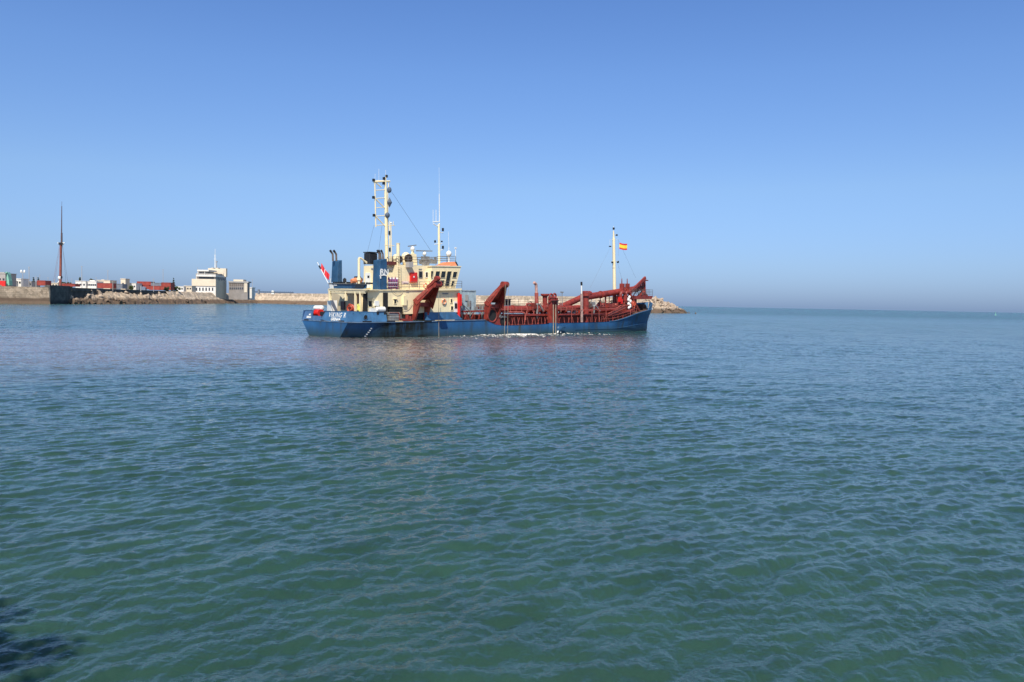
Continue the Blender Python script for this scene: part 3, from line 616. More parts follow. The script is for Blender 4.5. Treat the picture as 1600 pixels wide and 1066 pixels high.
# ---- funnels
def funnel(cy,px,logo=False):
    # px: bottom-left, bottom-right, top-right, top-left on starboard face plane + aft width
    Yo=cy-.75; w=1.5
    bl,br,tr,tl=[S(x,y,Yo) for x,y in px]
    da=.95
    poly=[(bl[0]+da,Yo,bl[2]),(br[0],Yo,br[2]),(tr[0],Yo,tr[2]),(tl[0]+da,Yo,tl[2])]
    mb=MB(); v=[]
    base=[(bl[0]+.6,Yo+w,bl[2]),(br[0],Yo+w,br[2]),(br[0],Yo,br[2]),(bl[0]+.6,Yo,bl[2])]
    top=[(tl[0]+.6,Yo+w,tl[2]),(tr[0],Yo+w,tr[2]),(tr[0],Yo,tr[2]),(tl[0]+.6,Yo,tl[2])]
    mb.add(base+top,[(0,1,2,3),(7,6,5,4)]+[(i,(i+1)%4,(i+1)%4+4,i+4) for i in range(4)])
    f=mb.build('funnel',M_fun,ship,bevel=.04); return f,top,base,Yo
F1,top1,base1,Yo1=funnel(-4.0,[(587,453.2),(604.8,453.2),(604.8,404.3),(588.5,406.5)])
F2,top2,base2,Yo2=funnel(4.35,[(521.5,440.5),(534.8,440.5),(534.5,406.5),(523,408)])
def exhaust(F,pts,r,tip):
    o=MB().path(pts,r,10).build('exhaust_pipe',M_exh,F,smooth=False); MB().tube(tuple(np.array(pts[-2])*.45+np.array(pts[-1])*.55),pts[-1],r*1.15,r*1.15,10).build('exhaust_tip',M_black,o)
for x in (592.6,594.9,598.6):
    a=S(x,405,-3.9); b=S(x-.3,397,-3.9); c_=S(x-3.2,391,-3.9); exhaust(F1,[a,b,c_],.12,M_black)
for x in (519.8,525.2):
    a=S(x+.5,408,4.3); b=S(x,397,4.3); c_=S(x-4.0,391.3,4.3); exhaust(F2,[a,b,c_],.14,M_black)
# white RN mark on the starboard funnel
f0=S(594.2,428.6,Yo1-.03)
text_mesh('RN',1.05,(f0[0],Yo1-.03,f0[2]),(1,0,0),(0,0,1),'funnel_mark',M_white,F1,bold=.03,squeeze=1.0)
mb=MB(); pts=[S(x,y,Yo1-.05) for x,y in [(593.2,431.4),(596,430.3),(599,429.7),(602,430),(604.4,431.2)]]
for a,b in zip(pts[:-1],pts[1:]): mb.beam(a,b,.04,.16)
mb.beam(S(594.9,421.5,Yo1-.05),S(594.7,435.5,Yo1-.05),.04,.16,up=(1,0,0)); mb.build('funnel_mark',M_white,F1)
# ---- roof fittings
mb=MB(); p=S(579,413,-2.5); mb.cb((p[0],-2.5,p[2]+.75),(1.3,1.3,1.5)); mb.cb((p[0],-2.5,p[2]+1.6),(1.5,1.5,.12)); mb.build('roof_tank',M_black,ship,bevel=.04)
mb=MB(); mb.path([S(560.8,449,-3.2),S(560.8,404,-3.2)],.17); mb.path([S(560.8,403,-3.2),S(565,404,-3.2),S(573,411.5,-3.2)],.12); mb.path([S(560.8,402.5,-3.2),S(573.5,409.5,-3.2)],.06,6); mb.tube(S(560.8,438,-3.2),S(560.8,434,-3.2),.3); mb.build('boat_davit',M_cream,ship)
mb=MB(); mb.tube(S(622,414,-3.3),S(622,381,-3.3),.24); mb.tube(S(622,381,-3.3),S(622,380,-3.3),.28); mb.build('vent_post',M_cream,ship)
for x,y,r in ((622.5,405,.52),(637,403.5,.62)):
    c=S(x,y,-2.6); mb=MB(); mb.ball((c[0],-2.2,c[2]+.1),(.6,.75,r*1.25),14,8); mb.tube((c[0],-2.2,c[2]-1.1),(c[0],-2.2,c[2]),.45,.5,12); v=mb.build('cowl_vent',M_cream,ship,smooth=True)
    MB().tube((c[0],-2.96,c[2]-.05),(c[0],-2.6,c[2]-.05),r,r,18).build('vent_mouth',mat('vent_mouth',(.04,.025,.02),.7),v)
def dome(x,y,Y,r,name='radome'):
    c=S(x,y,Y); return MB().ball(c,(r,r,r*1.05),14,10).build(name,M_white,ship,smooth=True)
mb=MB(); b=S(645,413,-2.2)
mb.prism([S(641,414,-2.6),S(652,414,-2.6),S(650.5,397,-2.6),S(642.5,397,-2.6)],(0,1.2,0)); mb.tube(S(643.5,397,-2),S(644.8,391,-2),.12); mb.tube(S(646.5,397,-2),S(645,391,-2),.10); mb.build('radar_tower',M_cream,ship)
dome(644.4,388.8,-2,.34); 
mb=MB(); mb.tube(S(644.2,386,-2),S(644.2,384.5,-2),.1); mb.beam(S(637.6,385,-2),S(650.2,383.2,-2),.12,.14); mb.build('radar_scanner',M_grey,ship)
mb=MB(); mb.tube(S(663.5,414,-2),S(663.5,398,-2),.13); mb.cb(S(664.5,404,-2),(.9,.9,.6)); mb.cb(S(665,410,-2),(.8,.8,.9)); mb.build('radar_post',M_grey,ship)
dome(663.2,396.6,-2,.30); mb=MB(); mb.beam(S(650.2,392,-2),S(675.2,392.5,-2),.12,.15); mb.tube(S(663.2,394,-2),S(663.2,392,-2),.12); mb.build('radar_scanner',M_grey,ship)
mb=MB(); mb.tube(S(701.5,413,-3.6),S(701.5,401,-3.6),.13); mb.build('dome_post',M_white,ship); dome(701.3,396.6,-3.6,.42)
mb=MB(); mb.tube(S(701.4,393,-3.6),S(701.2,386,-3.6),.04); mb.tube(S(701.2,386,-3.6),S(700.6,362,-3.6),.018,n=5)
mb.tube(S(712,409,-3.9),S(712,388,-3.9),.05); mb.cb(S(712,387.6,-3.9),(.25,.25,.18)); mb.build('whip_antenna',M_white,ship)
mb=MB()
for x,y0,y1,w in [(673,412,404,.5),(677,412,406,.8),(680,410,402,.3),(608,412,404,.7),(612,413,401,.5),(570,413,405,.3),(657,413,406,.35)]:
    p=S(x,y0,-1.5); q=S(x,y1,-1.5); mb.box((p[0]-w/2,-1.5-w/2,p[2]),(p[0]+w/2,-1.5+w/2,q[2]))
mb.each('roof_locker',M_grey,ship)
mb=MB(); p=S(606,414,-2.5); q=S(616,411.5,-2.5); mb.box((p[0],-3.2,p[2]),(q[0],-1.8,q[2]+.2)); mb.build('mast_house',M_dred,ship)
# ---- main mast with lattice
MY=-1.5; mast=MB()
def T(mb,pts,r,n=6): return mb.path([S(x,y,MY) for x,y in pts],r,n)
mast.tube(S(604.5,414,MY),S(602.6,300,MY),.26,.20,10); mast.tube(S(602.6,300,MY),S(602.3,277,MY),.18,.12,10)
main_mast=mast.build('main_mast',M_cream,ship,smooth=False)
mb=MB(); T(mb,[(585.6,282),(587.3,355)],.09); T(mb,[(583.6,284.3),(609,283.5)],.13)
for y in (297.5,310.3,325,338,352.5): T(mb,[(586.3,y),(602.8,y-1)],.06)
for a,b in [((586.5,310.5),(603,327)),((586.8,338),(603.2,355)),((586,284),(596,293))]: T(mb,[a,b],.08)
T(mb,[(585,282.5),(602.5,282.5)],.07); T(mb,[(607.5,283),(606,300),(606.2,360)],.07)
mb.build('lattice_frame',M_cream,main_mast)
mb=MB()
for x,y in [(583.8,281.6),(583.6,308.6),(584.4,336.6),(600,279),(603.8,275.5),(599.5,286.5)]: mb.cb(S(x,y,MY),(.28,.28,.36))
mb.each('navigation_lamp',M_black,main_mast)
mb=MB()
for x,y0,y1 in [(586,281,272),(592,281,264),(602.6,277,266)]: mb.tube(S(x,y0,MY),S(x,y1,MY),.02,n=5)
mb.each('mast_aerial',M_white,main_mast)
def cagelight(x,y,rx,rz,shape):
    c=S(x,y,MY-.2)
    me_=MB()
    if shape=='ball': me_.ball(c,(rx,rx,rz),10,8)
    else:
        n=8; pts=[(c[0]+rx*math.cos(2*math.pi*k/n),c[1]+rx*math.sin(2*math.pi*k/n),c[2]) for k in range(n)]
        me_.add(pts+[(c[0],c[1],c[2]+rz),(c[0],c[1],c[2]-rz)],[(k,(k+1)%n,n) for k in range(n)]+[((k+1)%n,k,n+1) for k in range(n)])
    me_.build('day_shape',M_dshape,main_mast)
M_dshape=mat('day_shape_mesh',(.08,.11,.16),.7,var=.2)
cagelight(608.3,297,.32,.42,'ball'); cagelight(608.6,316.5,.36,.75,'dia'); cagelight(605.2,336.5,.36,.40,'ball')
mb=MB(); Y=-2.6; P_=lambda x,y:S(x,y,Y)
mb.path([P_(609.6,412),P_(609,352)],.10,6); mb.path([P_(612,412),P_(611,350)],.06,6); mb.path([P_(606,352.5),P_(617,352.3)],.05,6); mb.path([P_(601,383),P_(616,384.5)],.05,6); mb.path([P_(609,352),P_(609,345)],.05,6); mb.path([P_(614.5,352),P_(614.5,346)],.04,6)
aux=mb.build('signal_mast',M_cream,ship)
mb=MB(); mb.tube(P_(608.4,367),P_(608.5,361),.14); mb.tube(P_(609,393),P_(609,387),.14); mb.each('navigation_lamp',M_black,aux)
mb=MB(); mb.ball(P_(611,348.5),(.14,)*3,8,6); mb.build('mast_sensor',M_white,aux)
# ---- bridge mast
Y=-1.2; Q=lambda x,y:S(x,y,Y)
mb=MB(); mb.tube(Q(686.3,413),Q(685.6,350),.19,.16,10); bm_=mb.build('bridge_mast',M_cream,ship)
mb=MB(); mb.path([Q(676.5,347),Q(687,346.5)],.08,6); mb.path([Q(677,349.7),Q(684,354),Q(687,349)],.07,6); mb.path([Q(679,382),Q(691,380.5)],.06,6); mb.path([Q(686,363),Q(692.5,364)],.06,6); mb.path([Q(686,391.5),Q(692.5,390)],.05,6)
mb.tube(Q(686.6,347),Q(686.3,303),.07,.05); mb.tube(Q(686.3,303),Q(686,262),.015,n=4); mb.tube(Q(681.3,348),Q(681.3,328),.04); mb.tube(Q(676.8,348),Q(676.6,328),.03); mb.build('antenna_yard',M_white,bm_)
mb=MB(); mb.tube(Q(692,361.5),Q(692,356.5),.16); mb.tube(Q(692,389),Q(692,384.3),.16); mb.cb(Q(679.8,377.5),(.2,.2,.35)); mb.cb(Q(690.3,377.5),(.2,.2,.2)); mb.each('navigation_lamp',M_black,bm_)
mb=MB(); mb.tube(S(612,300,MY),S(672.5,391,-1.8),.02,n=4); mb.tube(S(584.5,352,MY),S(573.5,396,-3),.015,n=4); mb.tube(S(597,352,MY),S(592,391,-3),.015,n=4); mb.build('rigging',M_wire,ship)
# ---- gantries: hinged A-frames leaning outboard with sheave heads
def gantry(s0,ds,zb,Yb,zk,Yk,zh,Yh,cable_z,hull_z,lower=True):
    """s0 aft leg position, ds leg spread; base (Yb,zb) knee (Yk,zk) head (Yh,zh)"""
    g=tag(MB().build('hoisting_gantry',M_red,ship)) if False else None
    f=MB()
    # two legs: plates in the crosswise plane
    for k,s in enumerate((s0,s0+ds)):
        w=.95
        f.prism([(s,Yb+.3,zb),(s,Yb-.40,zb),(s,Yk-.75,zk-.1),(s,Yk-.1,zk+.75),(s,Yk+.5,zk+.2)],(.28,0,0))
    # portal beam at the knee
    f.box((s0+.1,Yk-.45,zk-.55),(s0+ds+.2,Yk+.35,zk+.05))
    legs=f.build('gantry_frame',M_red,ship)
    a=MB(); sc=s0+ds/2+.15; hw0=ds/2+.14; hw1=.42
    d=np.array([Yh-Yk,zh-zk]); d/=np.linalg.norm(d); n=np.array([-d[1],d[0]])  # n points inboard/up? 
    if n[1]<0: n=-n
    def q(u,off,hw): # u along arm
        b_=np.array([Yk,zk])+d*u+n*off; return [(sc-hw,b_[0],b_[1]),(sc+hw,b_[0],b_[1])]
    Lg=math.hypot(Yh-Yk,zh-zk)
    for sgn in (-1,1):
        A=(sc+sgn*hw0,)+tuple(np.array([Yk,zk])+n*.62+d*-.2); B=(sc+sgn*hw0,)+tuple(np.array([Yk,zk])-n*(.45 if sgn<0 else 1.15))
        C=(sc+sgn*hw1,)+tuple(np.array([Yh,zh])-n*.22); D=(sc+sgn*hw1,)+tuple(np.array([Yh,zh])+n*.34)
        a.prism([A,B,C,D],(sgn*.14,0,0))
    lo=[(sc-hw0,)+tuple(np.array([Yk,zk])+n*.50),(sc+hw0,)+tuple(np.array([Yk,zk])+n*.50),(sc+hw1,)+tuple(np.array([Yh,zh])+n*.24),(sc-hw1,)+tuple(np.array([Yh,zh])+n*.24)]
    a.prism(lo,tuple([0]+list(n*.1)))
    for u in np.linspace(.12,.95,11):
        hw=hw0+(hw1-hw0)*u; p=np.array([Yk,zk])+d*Lg*u+n*(.66-.30*u); a.beam((sc-hw,p[0],p[1]),(sc+hw,p[0],p[1]),.16,.12)
    arm=a.build('gantry_arm',M_red,ship)
    # rung strip along the aft cheek (faded walkway treads)
    r=MB()
    for u in np.linspace(.16,.72,10):
        hw=hw0+(hw1-hw0)*u; p=np.array([Yk,zk])+d*Lg*u+n*(.62-.3*u); p2=np.array([Yk,zk])+d*Lg*u+n*(-.05)
        r.beam((sc-hw-.18,p[0],p[1]),(sc-hw-.18,p2[0],p2[1]),.1,.16)
    r.build('arm_tread',M_red2,arm)
    h=MB(); hp=np.array([Yh,zh])+d*.35
    h.tube((sc-hw1-.15,hp[0],hp[1]),(sc+hw1+.15,hp[0],hp[1]),.46,.46,16)
    h.beam((sc,)+tuple(hp-d*1.3+n*.3),(sc,)+tuple(hp+n*.4),.5,.3)
    h.build('sheave_head',M_red,ship)
    c=MB()
    if lower:
        for k in (-.35,.35): c.tube((sc+k,hp[0]-.45,hp[1]),(sc+k,hp[0]-.45,cable_z),.03,n=5)
        c.each('hoisting_wire',M_rope,ship)
    return legs
pb=S(646.5,500,-4.6); pk=S(649,476,-4.9)
print('g1',pb,pk,X(685,440,14.5))
def fitY(x,y,s): p=X(x,y,s); return p[1],p[2]
def gy(foot,knee,head,ds,zb):
    f=S(*foot,-4.75); s0=f[0]; ky=X(*knee,s0); sc=s0+ds/2+.15; hy=X(*head,sc); return s0,ds,f[2],-4.6,ky[2],ky[1],hy[2],hy[1]
a_=gy((646,500),(650,473),(681,447),2.1,2); print('gantry1',a_); gantry(*a_,-.4,2.2,False)
mb=MB(); # second sheave on its own stalk above the head
pa=X(668,450,12.2); pb_=X(683,435.5,12.4)
mb.beam(pa,pb_,.4,.36); mb.tube((pb_[0]-.3,pb_[1],pb_[2]),(pb_[0]+.3,pb_[1],pb_[2]),.36,.36,14); mb.build('upper_sheave_arm',M_red,ship)
b_=gy((759,499),(761,476),(787,447.5),2.3,2); print('gantry2',b_); gantry(*b_,-.4,1.6)
# winch tubs at the foot of the middle gantry
mb=MB(); c=S(768.5,493,-4.95); mb.torus((c[0],-5.0,c[2]),1.02,.16,'Y',24); mb.prism([S(763,502,-5),S(775,510,-5),S(783,510,-5),S(783,483,-5),S(778,478,-5),S(777,500,-5),S(771,504,-5)],(0,.3,0)); mb.build('suction_inlet_frame',M_red,ship)
MB().tube((c[0],-5.05,c[2]),(c[0],-4.7,c[2]),.98,.98,24).build('suction_inlet',M_dark,ship)
c=S(784.5,502,-4.9); MB().tube((c[0],-5.0,c[2]),(c[0],-4.6,c[2]),.62,.62,20).build('suction_inlet',M_dark,ship)
mb=MB(); c2=S(784,496,-5.1); mb.beam(S(780,494.5,-5.15),S(791,495.5,-5.15),.1,.25); mb.beam(S(781,491.5,-5.15),S(783,497,-5.15),.1,.2); mb.build('inlet_bracket',M_grey,ship)
# ---- blue coaming abreast the bridge
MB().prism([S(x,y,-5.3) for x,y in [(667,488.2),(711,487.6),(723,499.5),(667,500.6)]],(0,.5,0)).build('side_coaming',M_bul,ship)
# grey deck winch / stacked plates abreast the engine opening
mb=MB()
for y0,y1,x0,x1 in [(488,493.2,607.5,624),(493.8,497.2,608,622.5),(497.8,501.5,608,623)]:
    p=S(x0,y1,-5.1); q=S(x1,y0,-5.1); mb.box((p[0],-5.3,p[2]),(q[0],-4.7,q[2]))
mb.each('grating_stack',M_grey,ship,bevel=.05)
mb=MB(); mb.path([S(608,489,-5.35),S(623,489,-5.35),S(624.5,493,-5.35),S(624,501,-5.35)],.06,6); mb.tube(S(636,492,-4.7),S(636,499,-4.7),.25); mb.tube(S(641,494,-4.7),S(641,500,-4.7),.2); mb.beam(S(624,499.5,-5),S(643,500.5,-5),.5,.3); mb.build('mooring_bitts',M_red,ship)
p=S(653,499,-4.2); q=S(664,487,-4.2); MB().box((p[0],-4.1,p[2]),(q[0]+.3,-3.9,q[2])).build('leg_gap_shade',M_dark,ship)  # near-black box paints the shadow between the gantry legs
# lifting post ladder lines on the hull side
mb=MB(); mb.tube(S(685.3,457,-5.75),S(685.8,526,-5.75),.035,n=5); mb.build('hoisting_wire',M_rope,ship)
# ---- hopper: coaming, girders, pipes
def sp(x,y,Y): return S(x,y,Y)
MB().prism([sp(x,y,-4.1) for x,y in [(776,497),(870,493),(975,487.5),(990,488),(985,494),(965,500),(940,506),(880,507.5),(820,511),(776,512)]],(0,8.2,0)).build('hopper_coaming',M_redd,ship)
mb=MB(); 
for a,b in [((781,492),(862,492)),((871,492),(958,491)),((958,491),(990,484))]: mb.beam(sp(*a,-4.45),sp(*b,-4.45),.7,.30)
mb.build('coaming_girder',M_red,ship)
mb=MB()
xs=list(np.arange(789,860,5.1)+rng.uniform(-1,1,14))+list(np.arange(873,985,7.0)+rng.uniform(-1,1,16))
for i,x in enumerate(xs):
    yb=np.interp(x,[789,860,880,940,965,985],[510,506.5,505.5,504.5,500,494]); a=sp(x,494.5-(x-789)*.012,-4.5); b=sp(x+1.6,yb,-5.25); mb.beam(a,b,.05,.12)
    if i%2==0: mb.beam(sp(x+4,494,-4.5),sp(x,yb,-5.3),.06,.1)
mb.each('coaming_strut',M_red,ship)
mb=MB()
for x in (871,893,925,936,947,985): 
    yb=np.interp(x,[789,860,880,940,965,985],[508,506.5,505.5,504.5,500,494]); mb.tube(sp(x,yb,-5.3),sp(x,484,-5.3),.05,n=6)
mb.tube(sp(871,484.5,-5.3),sp(905,484.5,-5.3),.05,n=6); mb.tube(sp(905,484.5,-5.3),sp(948,482.5,-5.3),.05,n=6)
mb.each('side_rail',M_red2,ship)
mb=MB(); mb.path([sp(787,497.5,-4.9),sp(786,488,-4.9),sp(815,488,-4.9),sp(819,489,-4.9),sp(820.5,492,-4.9),sp(821,500,-4.9)],.13,8); mb.build('vent_line',M_red2,ship)
mb=MB(); mb.tube(sp(778,483.5,-3.4),sp(868,482.5,-3.4),.55,.55,14); mb.tube(sp(868,483,-3.4),sp(905,480.5,-3.4),.45,.45,14); 
for x in (800,822,846,880): a=sp(x,483.4,-3.4); b=sp(x+1.5,483.3,-3.4); mb.tube(a,b,.68,.68,14)
mb.build('discharge_pipe',M_red,ship)
mb=MB(); mb.tube(sp(790,495.3,-4.2),sp(830,495,-4.2),.25,.25,10); mb.tube(sp(905,487,-3.8),sp(960,484,-3.8),.3,.3,10); mb.build('jet_water_pipe',M_red,ship)
# walkway deck over hopper with far rail and small dark control cabin
mb=MB(); a=sp(725,484,3.5)
mb.prism([sp(776,481,-3.0),sp(905,479,-3.0),sp(905,482,-3.0),sp(776,484,-3.0)],(0,6.2,0)); mb.build('hopper_walkway',M_redd,ship)
railing([sp(795,479.3,3.8),sp(905,477.6,3.8)],1.35,3,2.4)
railing([sp(722,481,3.8),sp(757,480,3.8)],1.2,3,2.0)
mb=MB(); mb.prism([sp(780,480,2.2),sp(798,480,2.2),sp(798,468.4,2.2),sp(780,468.4,2.2)],(0,2.0,0)); cab=mb.build('control_cabin',M_contg,ship)
MB().prism([sp(779.6,468.6,2.0),sp(799,468.6,2.0),sp(799,467.3,2.0),sp(779.6,467.3,2.0)],(0,2.4,0)).build('cabin_roof',M_black,cab)
for x in (781,785.3,789.6,793.9): MB().prism([sp(x,477,2.18),sp(x+3.4,477,2.18),sp(x+3.4,469.6,2.18),sp(x,469.6,2.18)],(0,-.04,0)).build('window',M_glass,cab)
# section between bridge and middle gantry: low red frames
mb=MB()
for x in (726,736,747): 
    mb.beam(sp(x,499,-4),sp(x+5,487,-4),.07,.10); mb.beam(sp(x+5,499,-3.6),sp(x+1,487,-3.6),.06,.08)
mb.beam(sp(722,487,-3.9),sp(757,486,-3.9),.4,.25); mb.each('pump_frame',M_red,ship)
MB().box((sp(722,499,-2.5)[0],-2.4,2.0),(sp(757,499,-2.5)[0],3,3.1)).build('pump_casing',M_redd,ship)
mb=MB()
for x,y0,y1,r in [(722,499,466,.10),(735,498,470,.12),(733,480,471,.28),(754,499,478,.2),(750,486,476,.1),(742,486,478,.08),(745,486,480,.2)]: mb.tube(sp(x,y0,-3.2),sp(x,y1,-3.2),r)
mb.path([sp(719,472,-4.5),sp(735,487,-4.3)],.07,6); mb.build('deck_pipe',M_grey,ship)
# steel vents and posts
mb=MB(); mb.tube(sp(838.6,480,-1.5),sp(838.2,457.5,-1.5),.34,.34,12); v=mb.build('vent_pipe',M_red2,ship); mb=MB(); mb.path([sp(838.2,457.6,-1.5),sp(837.6,444.5,-1.5),sp(834.4,441.5,-1.5)],.25,12); mb.build('vent_pipe_top',mat('pinkish_paint',(.55,.33,.28),.6,var=.3),v)
mb=MB(); mb.tube(sp(851.5,482,-2),sp(851.5,462,-2),.42,.42,14); mb.tube(sp(851.5,463.3,-2),sp(851.5,461.5,-2),.45,.75,16); mb.tube(sp(851.5,461.5,-2),sp(851.5,459.2,-2),.75,.75,16); mb.build('overflow_post',M_red,ship)
# suction tube guide column with platform and wires
mb=MB(); mb.box((sp(858.5,500,-5.6)[0],-5.9,1.8),(sp(863.5,500,-5.6)[0],-5.2,sp(861,465,-5.6)[2])); mb.box((sp(866.5,500,-5.6)[0],-5.9,1.8),(sp(869,500,-5.6)[0],-5.3,sp(861,465,-5.6)[2]))
for x,y in ((861,463),(866.5,462.5)):
    c=sp(x,y,-5.7); mb.torus(c,.36,.16,'Y',18)
mb.tube(sp(858,465.5,-5.7),sp(868,465.5,-5.7),.25); mb.tube(sp(858.5,470.2,-5.7),sp(867,470.2,-5.7),.3); mb.build('suction_tube_gantry',M_red,ship)
mb=MB(); mb.beam(sp(862,470.2,-6),sp(872,470,-6),.5,.12); mb.build('gantry_step',M_black,ship)
mb=MB(); mb.box((sp(858.5,500,-5.6)[0],-5.95,-.6),(sp(869,500,-5.6)[0],-5.5,1.79)); mb.build('slide_rail',M_hull,ship)
mb=MB(); 
for x,y in ((864.6,476),(868.3,476)): mb.tube(sp(x,y,-6.1),sp(x,523,-6.1),.07,n=6)
mb.build('hoisting_wire',M_rope,ship)
mb=MB(); mb.ball(sp(873.5,514,-5.85),(.65,.4,.6),12,8); mb.tube(sp(876,511.5,-5.9),sp(883,512,-5.9),.10); mb.build('suction_bend',M_fun,ship,smooth=True)
mb=MB(); c=sp(873.3,520.3,-5.95); mb.torus(c,.38,.15,'Y',14,8,math.pi); mb.build('suction_ring',M_white,ship)
# posts of the lamps above the hopper
mb=MB(); mb.tube(sp(878.5,505,-3),sp(878.3,457.3,-3),.07,n=6); mb.cb(sp(878,456.8,-3),(.7,.2,.22)); mb.tube(sp(872,480,-2),sp(872,459,-2),.03,n=5); mb.tube(sp(875.5,480,-2),sp(875,459,-2),.03,n=5); mb.build('lamp_post',M_grey,ship)
# loading pipe to the bow
PY=-1.0
mb=MB(); mb.tube(sp(866,485,PY),sp(912,463.5,PY),.55,.55,16); mb.build('rising_pipe',M_red,ship)
mb=MB(); mb.tube(sp(913.5,464.5,PY),sp(961,457,PY),.62,.60,16); mb.tube(sp(961,457,PY),sp(1005.5,449,PY),.60,.55,16); 
for x,y in ((938,460.6),(975,454.5),(994,451)): mb.tube(sp(x,y,PY),sp(x+1,y-.2,PY),.72,.72,16)
mb.tube(sp(911.6,459.3,PY),sp(922,459.3,PY),.55); mb.build('bow_discharge_pipe',M_red,ship)
mb=MB(); mb.tube(sp(915.4,505,-4.0),sp(915.4,461,-4.0),.52,.52,16); mb.tube(sp(915.4,462.5,-4.0),sp(915.4,457.3,-4.0),.80,.80,16); mb.build('standing_column',M_red,ship)
mb=MB(); mb.tube(sp(909,503.5,-5.1),sp(908.7,459,-5.1),.24,.24,10); wp=mb.build('tall_standpipe',mat('chalky_pink_paint',(.36,.24,.21),.7,var=.3,scale=2,streak=.4),ship); mb=MB(); mb.tube(sp(908.7,459,-5.1),sp(908.5,444.5,-5.1),.13); mb.build('standpipe_top',M_white,wp); MB().tube(sp(908.7,446,-5.1),sp(908.4,440.6,-5.1),.18).build('standpipe_lamp',M_black,wp)
mb=MB()
for x,y0,y1 in [(924,478,461),(938.3,478,460),(946,480,460),(952,483,458),(965.5,480,458),(980,478,458)]: mb.tube(sp(x,y0,-1),sp(x,y1,-1),.16 if x in (946,965.5) else .07,n=8)
mb.each('pipe_support',M_red,ship)
mb=MB()
for x,y0,y1,w in [(971.8,456,443.2,.62),(980.2,455,443.2,.42)]:
    p=sp(x,y0,-1.5);q=sp(x,y1,-1.5); mb.box((p[0]-w/2,-1.9,p[2]),(p[0]+w/2,-1.1,q[2]))
for x in (971.6,980): mb.tube(sp(x,444,-1.5),sp(x,435.5,-1.5),.11,.07)
mb.build('valve_actuator',M_red,ship)
mb=MB()
for x in (973,981):
    pts=[sp(x-3.3*math.cos(t),461-4.2*math.sin(t),-2.6) for t in np.linspace(0,math.pi,9)]; mb.path([sp(x-3.3,470,-2.6)]+pts+[sp(x+3.3,470,-2.6)],.34,10)
mb.each('gooseneck_pipe',M_red,ship,k=19)
mb=MB(); mb.beam(sp(984,458,-2.2),sp(1008.3,434,-2.2),.35,.55); mb.beam(sp(986,457,-.8),sp(1008.3,434,-.8),.3,.4); mb.beam(sp(984,470,-2),sp(1009,434.5,-1.5),.12,.12)
mb.beam(sp(1007,434.5,-1.5),sp(1007.5,462,-1.5),.3,.35); mb.beam(sp(1004.8,440,-1.5),sp(1004,462,-1.5),.3,.35); mb.beam(sp(1004.5,437,-1.5),sp(1011.5,438.5,-1.5),.5,.15)
mb.prism([sp(1001,462.5,-2),sp(1013,463,-2),sp(1008,455,-2)],(0,.9,0)); mb.build('bow_boom',M_red,ship)
mb=MB(); 
for x,y in ((999,441.5),(1003,446),(1001,452),(996,455)): mb.tube(sp(x,y,-2.3),sp(x+3,y+8,-2.3),.06)
mb.each('boom_brace',M_black,ship)
plat=MB().prism([sp(990.5,462.3,-2.6),sp(1020.5,462.5,-2.6),sp(1018,467.5,-2.6),sp(991,467.8,-2.6)],(0,4.6,0)).build('bow_platform',M_red,ship)
pz=sp(1008,462.3,-2.6); pe=sp(1020.3,462.3,-2.6); railing([(sp(984,463,-2.6)[0],-2.5,pe[2]+.0),(pe[0],-2.5,pe[2]),(pe[0],1.9,pe[2]),(pz[0],1.9,pe[2])],1.2,4,1.1,name='platform_rail')
mb=MB(); mb.box((sp(984,470,-2)[0],-2.3,3.2),(sp(993,470,-2)[0],1.2,sp(990,466,-2)[2])); mb.beam(sp(985,462,-2.8),sp(998,486,-2.8),.5,.4); mb.beam(sp(975,475,-2.8),sp(976,490,-2.8),.6,.5); mb.beam(sp(984,476,-2.8),sp(984,490,-2.8),.8,.5); mb.build('bow_pedestal',M_redd,ship)
# foredeck
mb=MB(); mb.prism([sp(920,480.5,-2.8),sp(962,479,-2.8),sp(972,474,-2.8),sp(985,474,-2.8),sp(985,486,-2.8),sp(920,487,-2.8)],(0,5.6,0)); mb.build('forward_deckhouse',M_redd,ship)
mb=MB(); mb.path([sp(922,484.5,-4.9),sp(963,482,-4.9),sp(970,477.5,-4.9),sp(985,477,-4.9)],.09,6); mb.beam(sp(950,492.5,-5.0),sp(977,480,-5.0),.12,.3); mb.path([sp(950,490,-5.2),sp(977,477,-5.2)],.05,6)
for t in np.linspace(0,1,9): mb.tube(sp(950+27*t,490-13*t,-5.2),sp(950+27*t,492.5-12.5*t,-5.0),.04,n=5)
mb.build('forward_stair',M_red2,ship)
# sheer plating at the bow: rope-laden rail, blue bow bulwark
mb=MB(); sl=[s for s in np.linspace(73.2,79.2,12)]
def bowz(s): return float(np.interp(s,[73.2,73.9,75.2,77,79.2],[4.2,4.9,5.25,5.45,5.75]))
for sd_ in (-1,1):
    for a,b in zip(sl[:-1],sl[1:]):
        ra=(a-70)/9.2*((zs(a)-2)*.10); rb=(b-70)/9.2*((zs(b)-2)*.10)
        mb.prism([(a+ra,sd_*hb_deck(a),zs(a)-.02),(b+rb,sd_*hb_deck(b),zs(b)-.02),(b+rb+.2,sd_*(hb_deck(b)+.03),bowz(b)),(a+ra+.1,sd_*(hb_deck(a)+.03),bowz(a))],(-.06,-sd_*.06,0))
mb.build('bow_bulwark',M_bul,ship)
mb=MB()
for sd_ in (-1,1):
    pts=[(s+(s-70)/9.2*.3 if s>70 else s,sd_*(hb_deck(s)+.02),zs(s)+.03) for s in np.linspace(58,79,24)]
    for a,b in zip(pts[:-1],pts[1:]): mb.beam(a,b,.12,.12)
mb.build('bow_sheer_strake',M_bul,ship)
railing([(s,-hb_deck(s)+.3,zs(s)) for s in np.linspace(56,68,8)],1.0,2,1.5,m=M_red2)
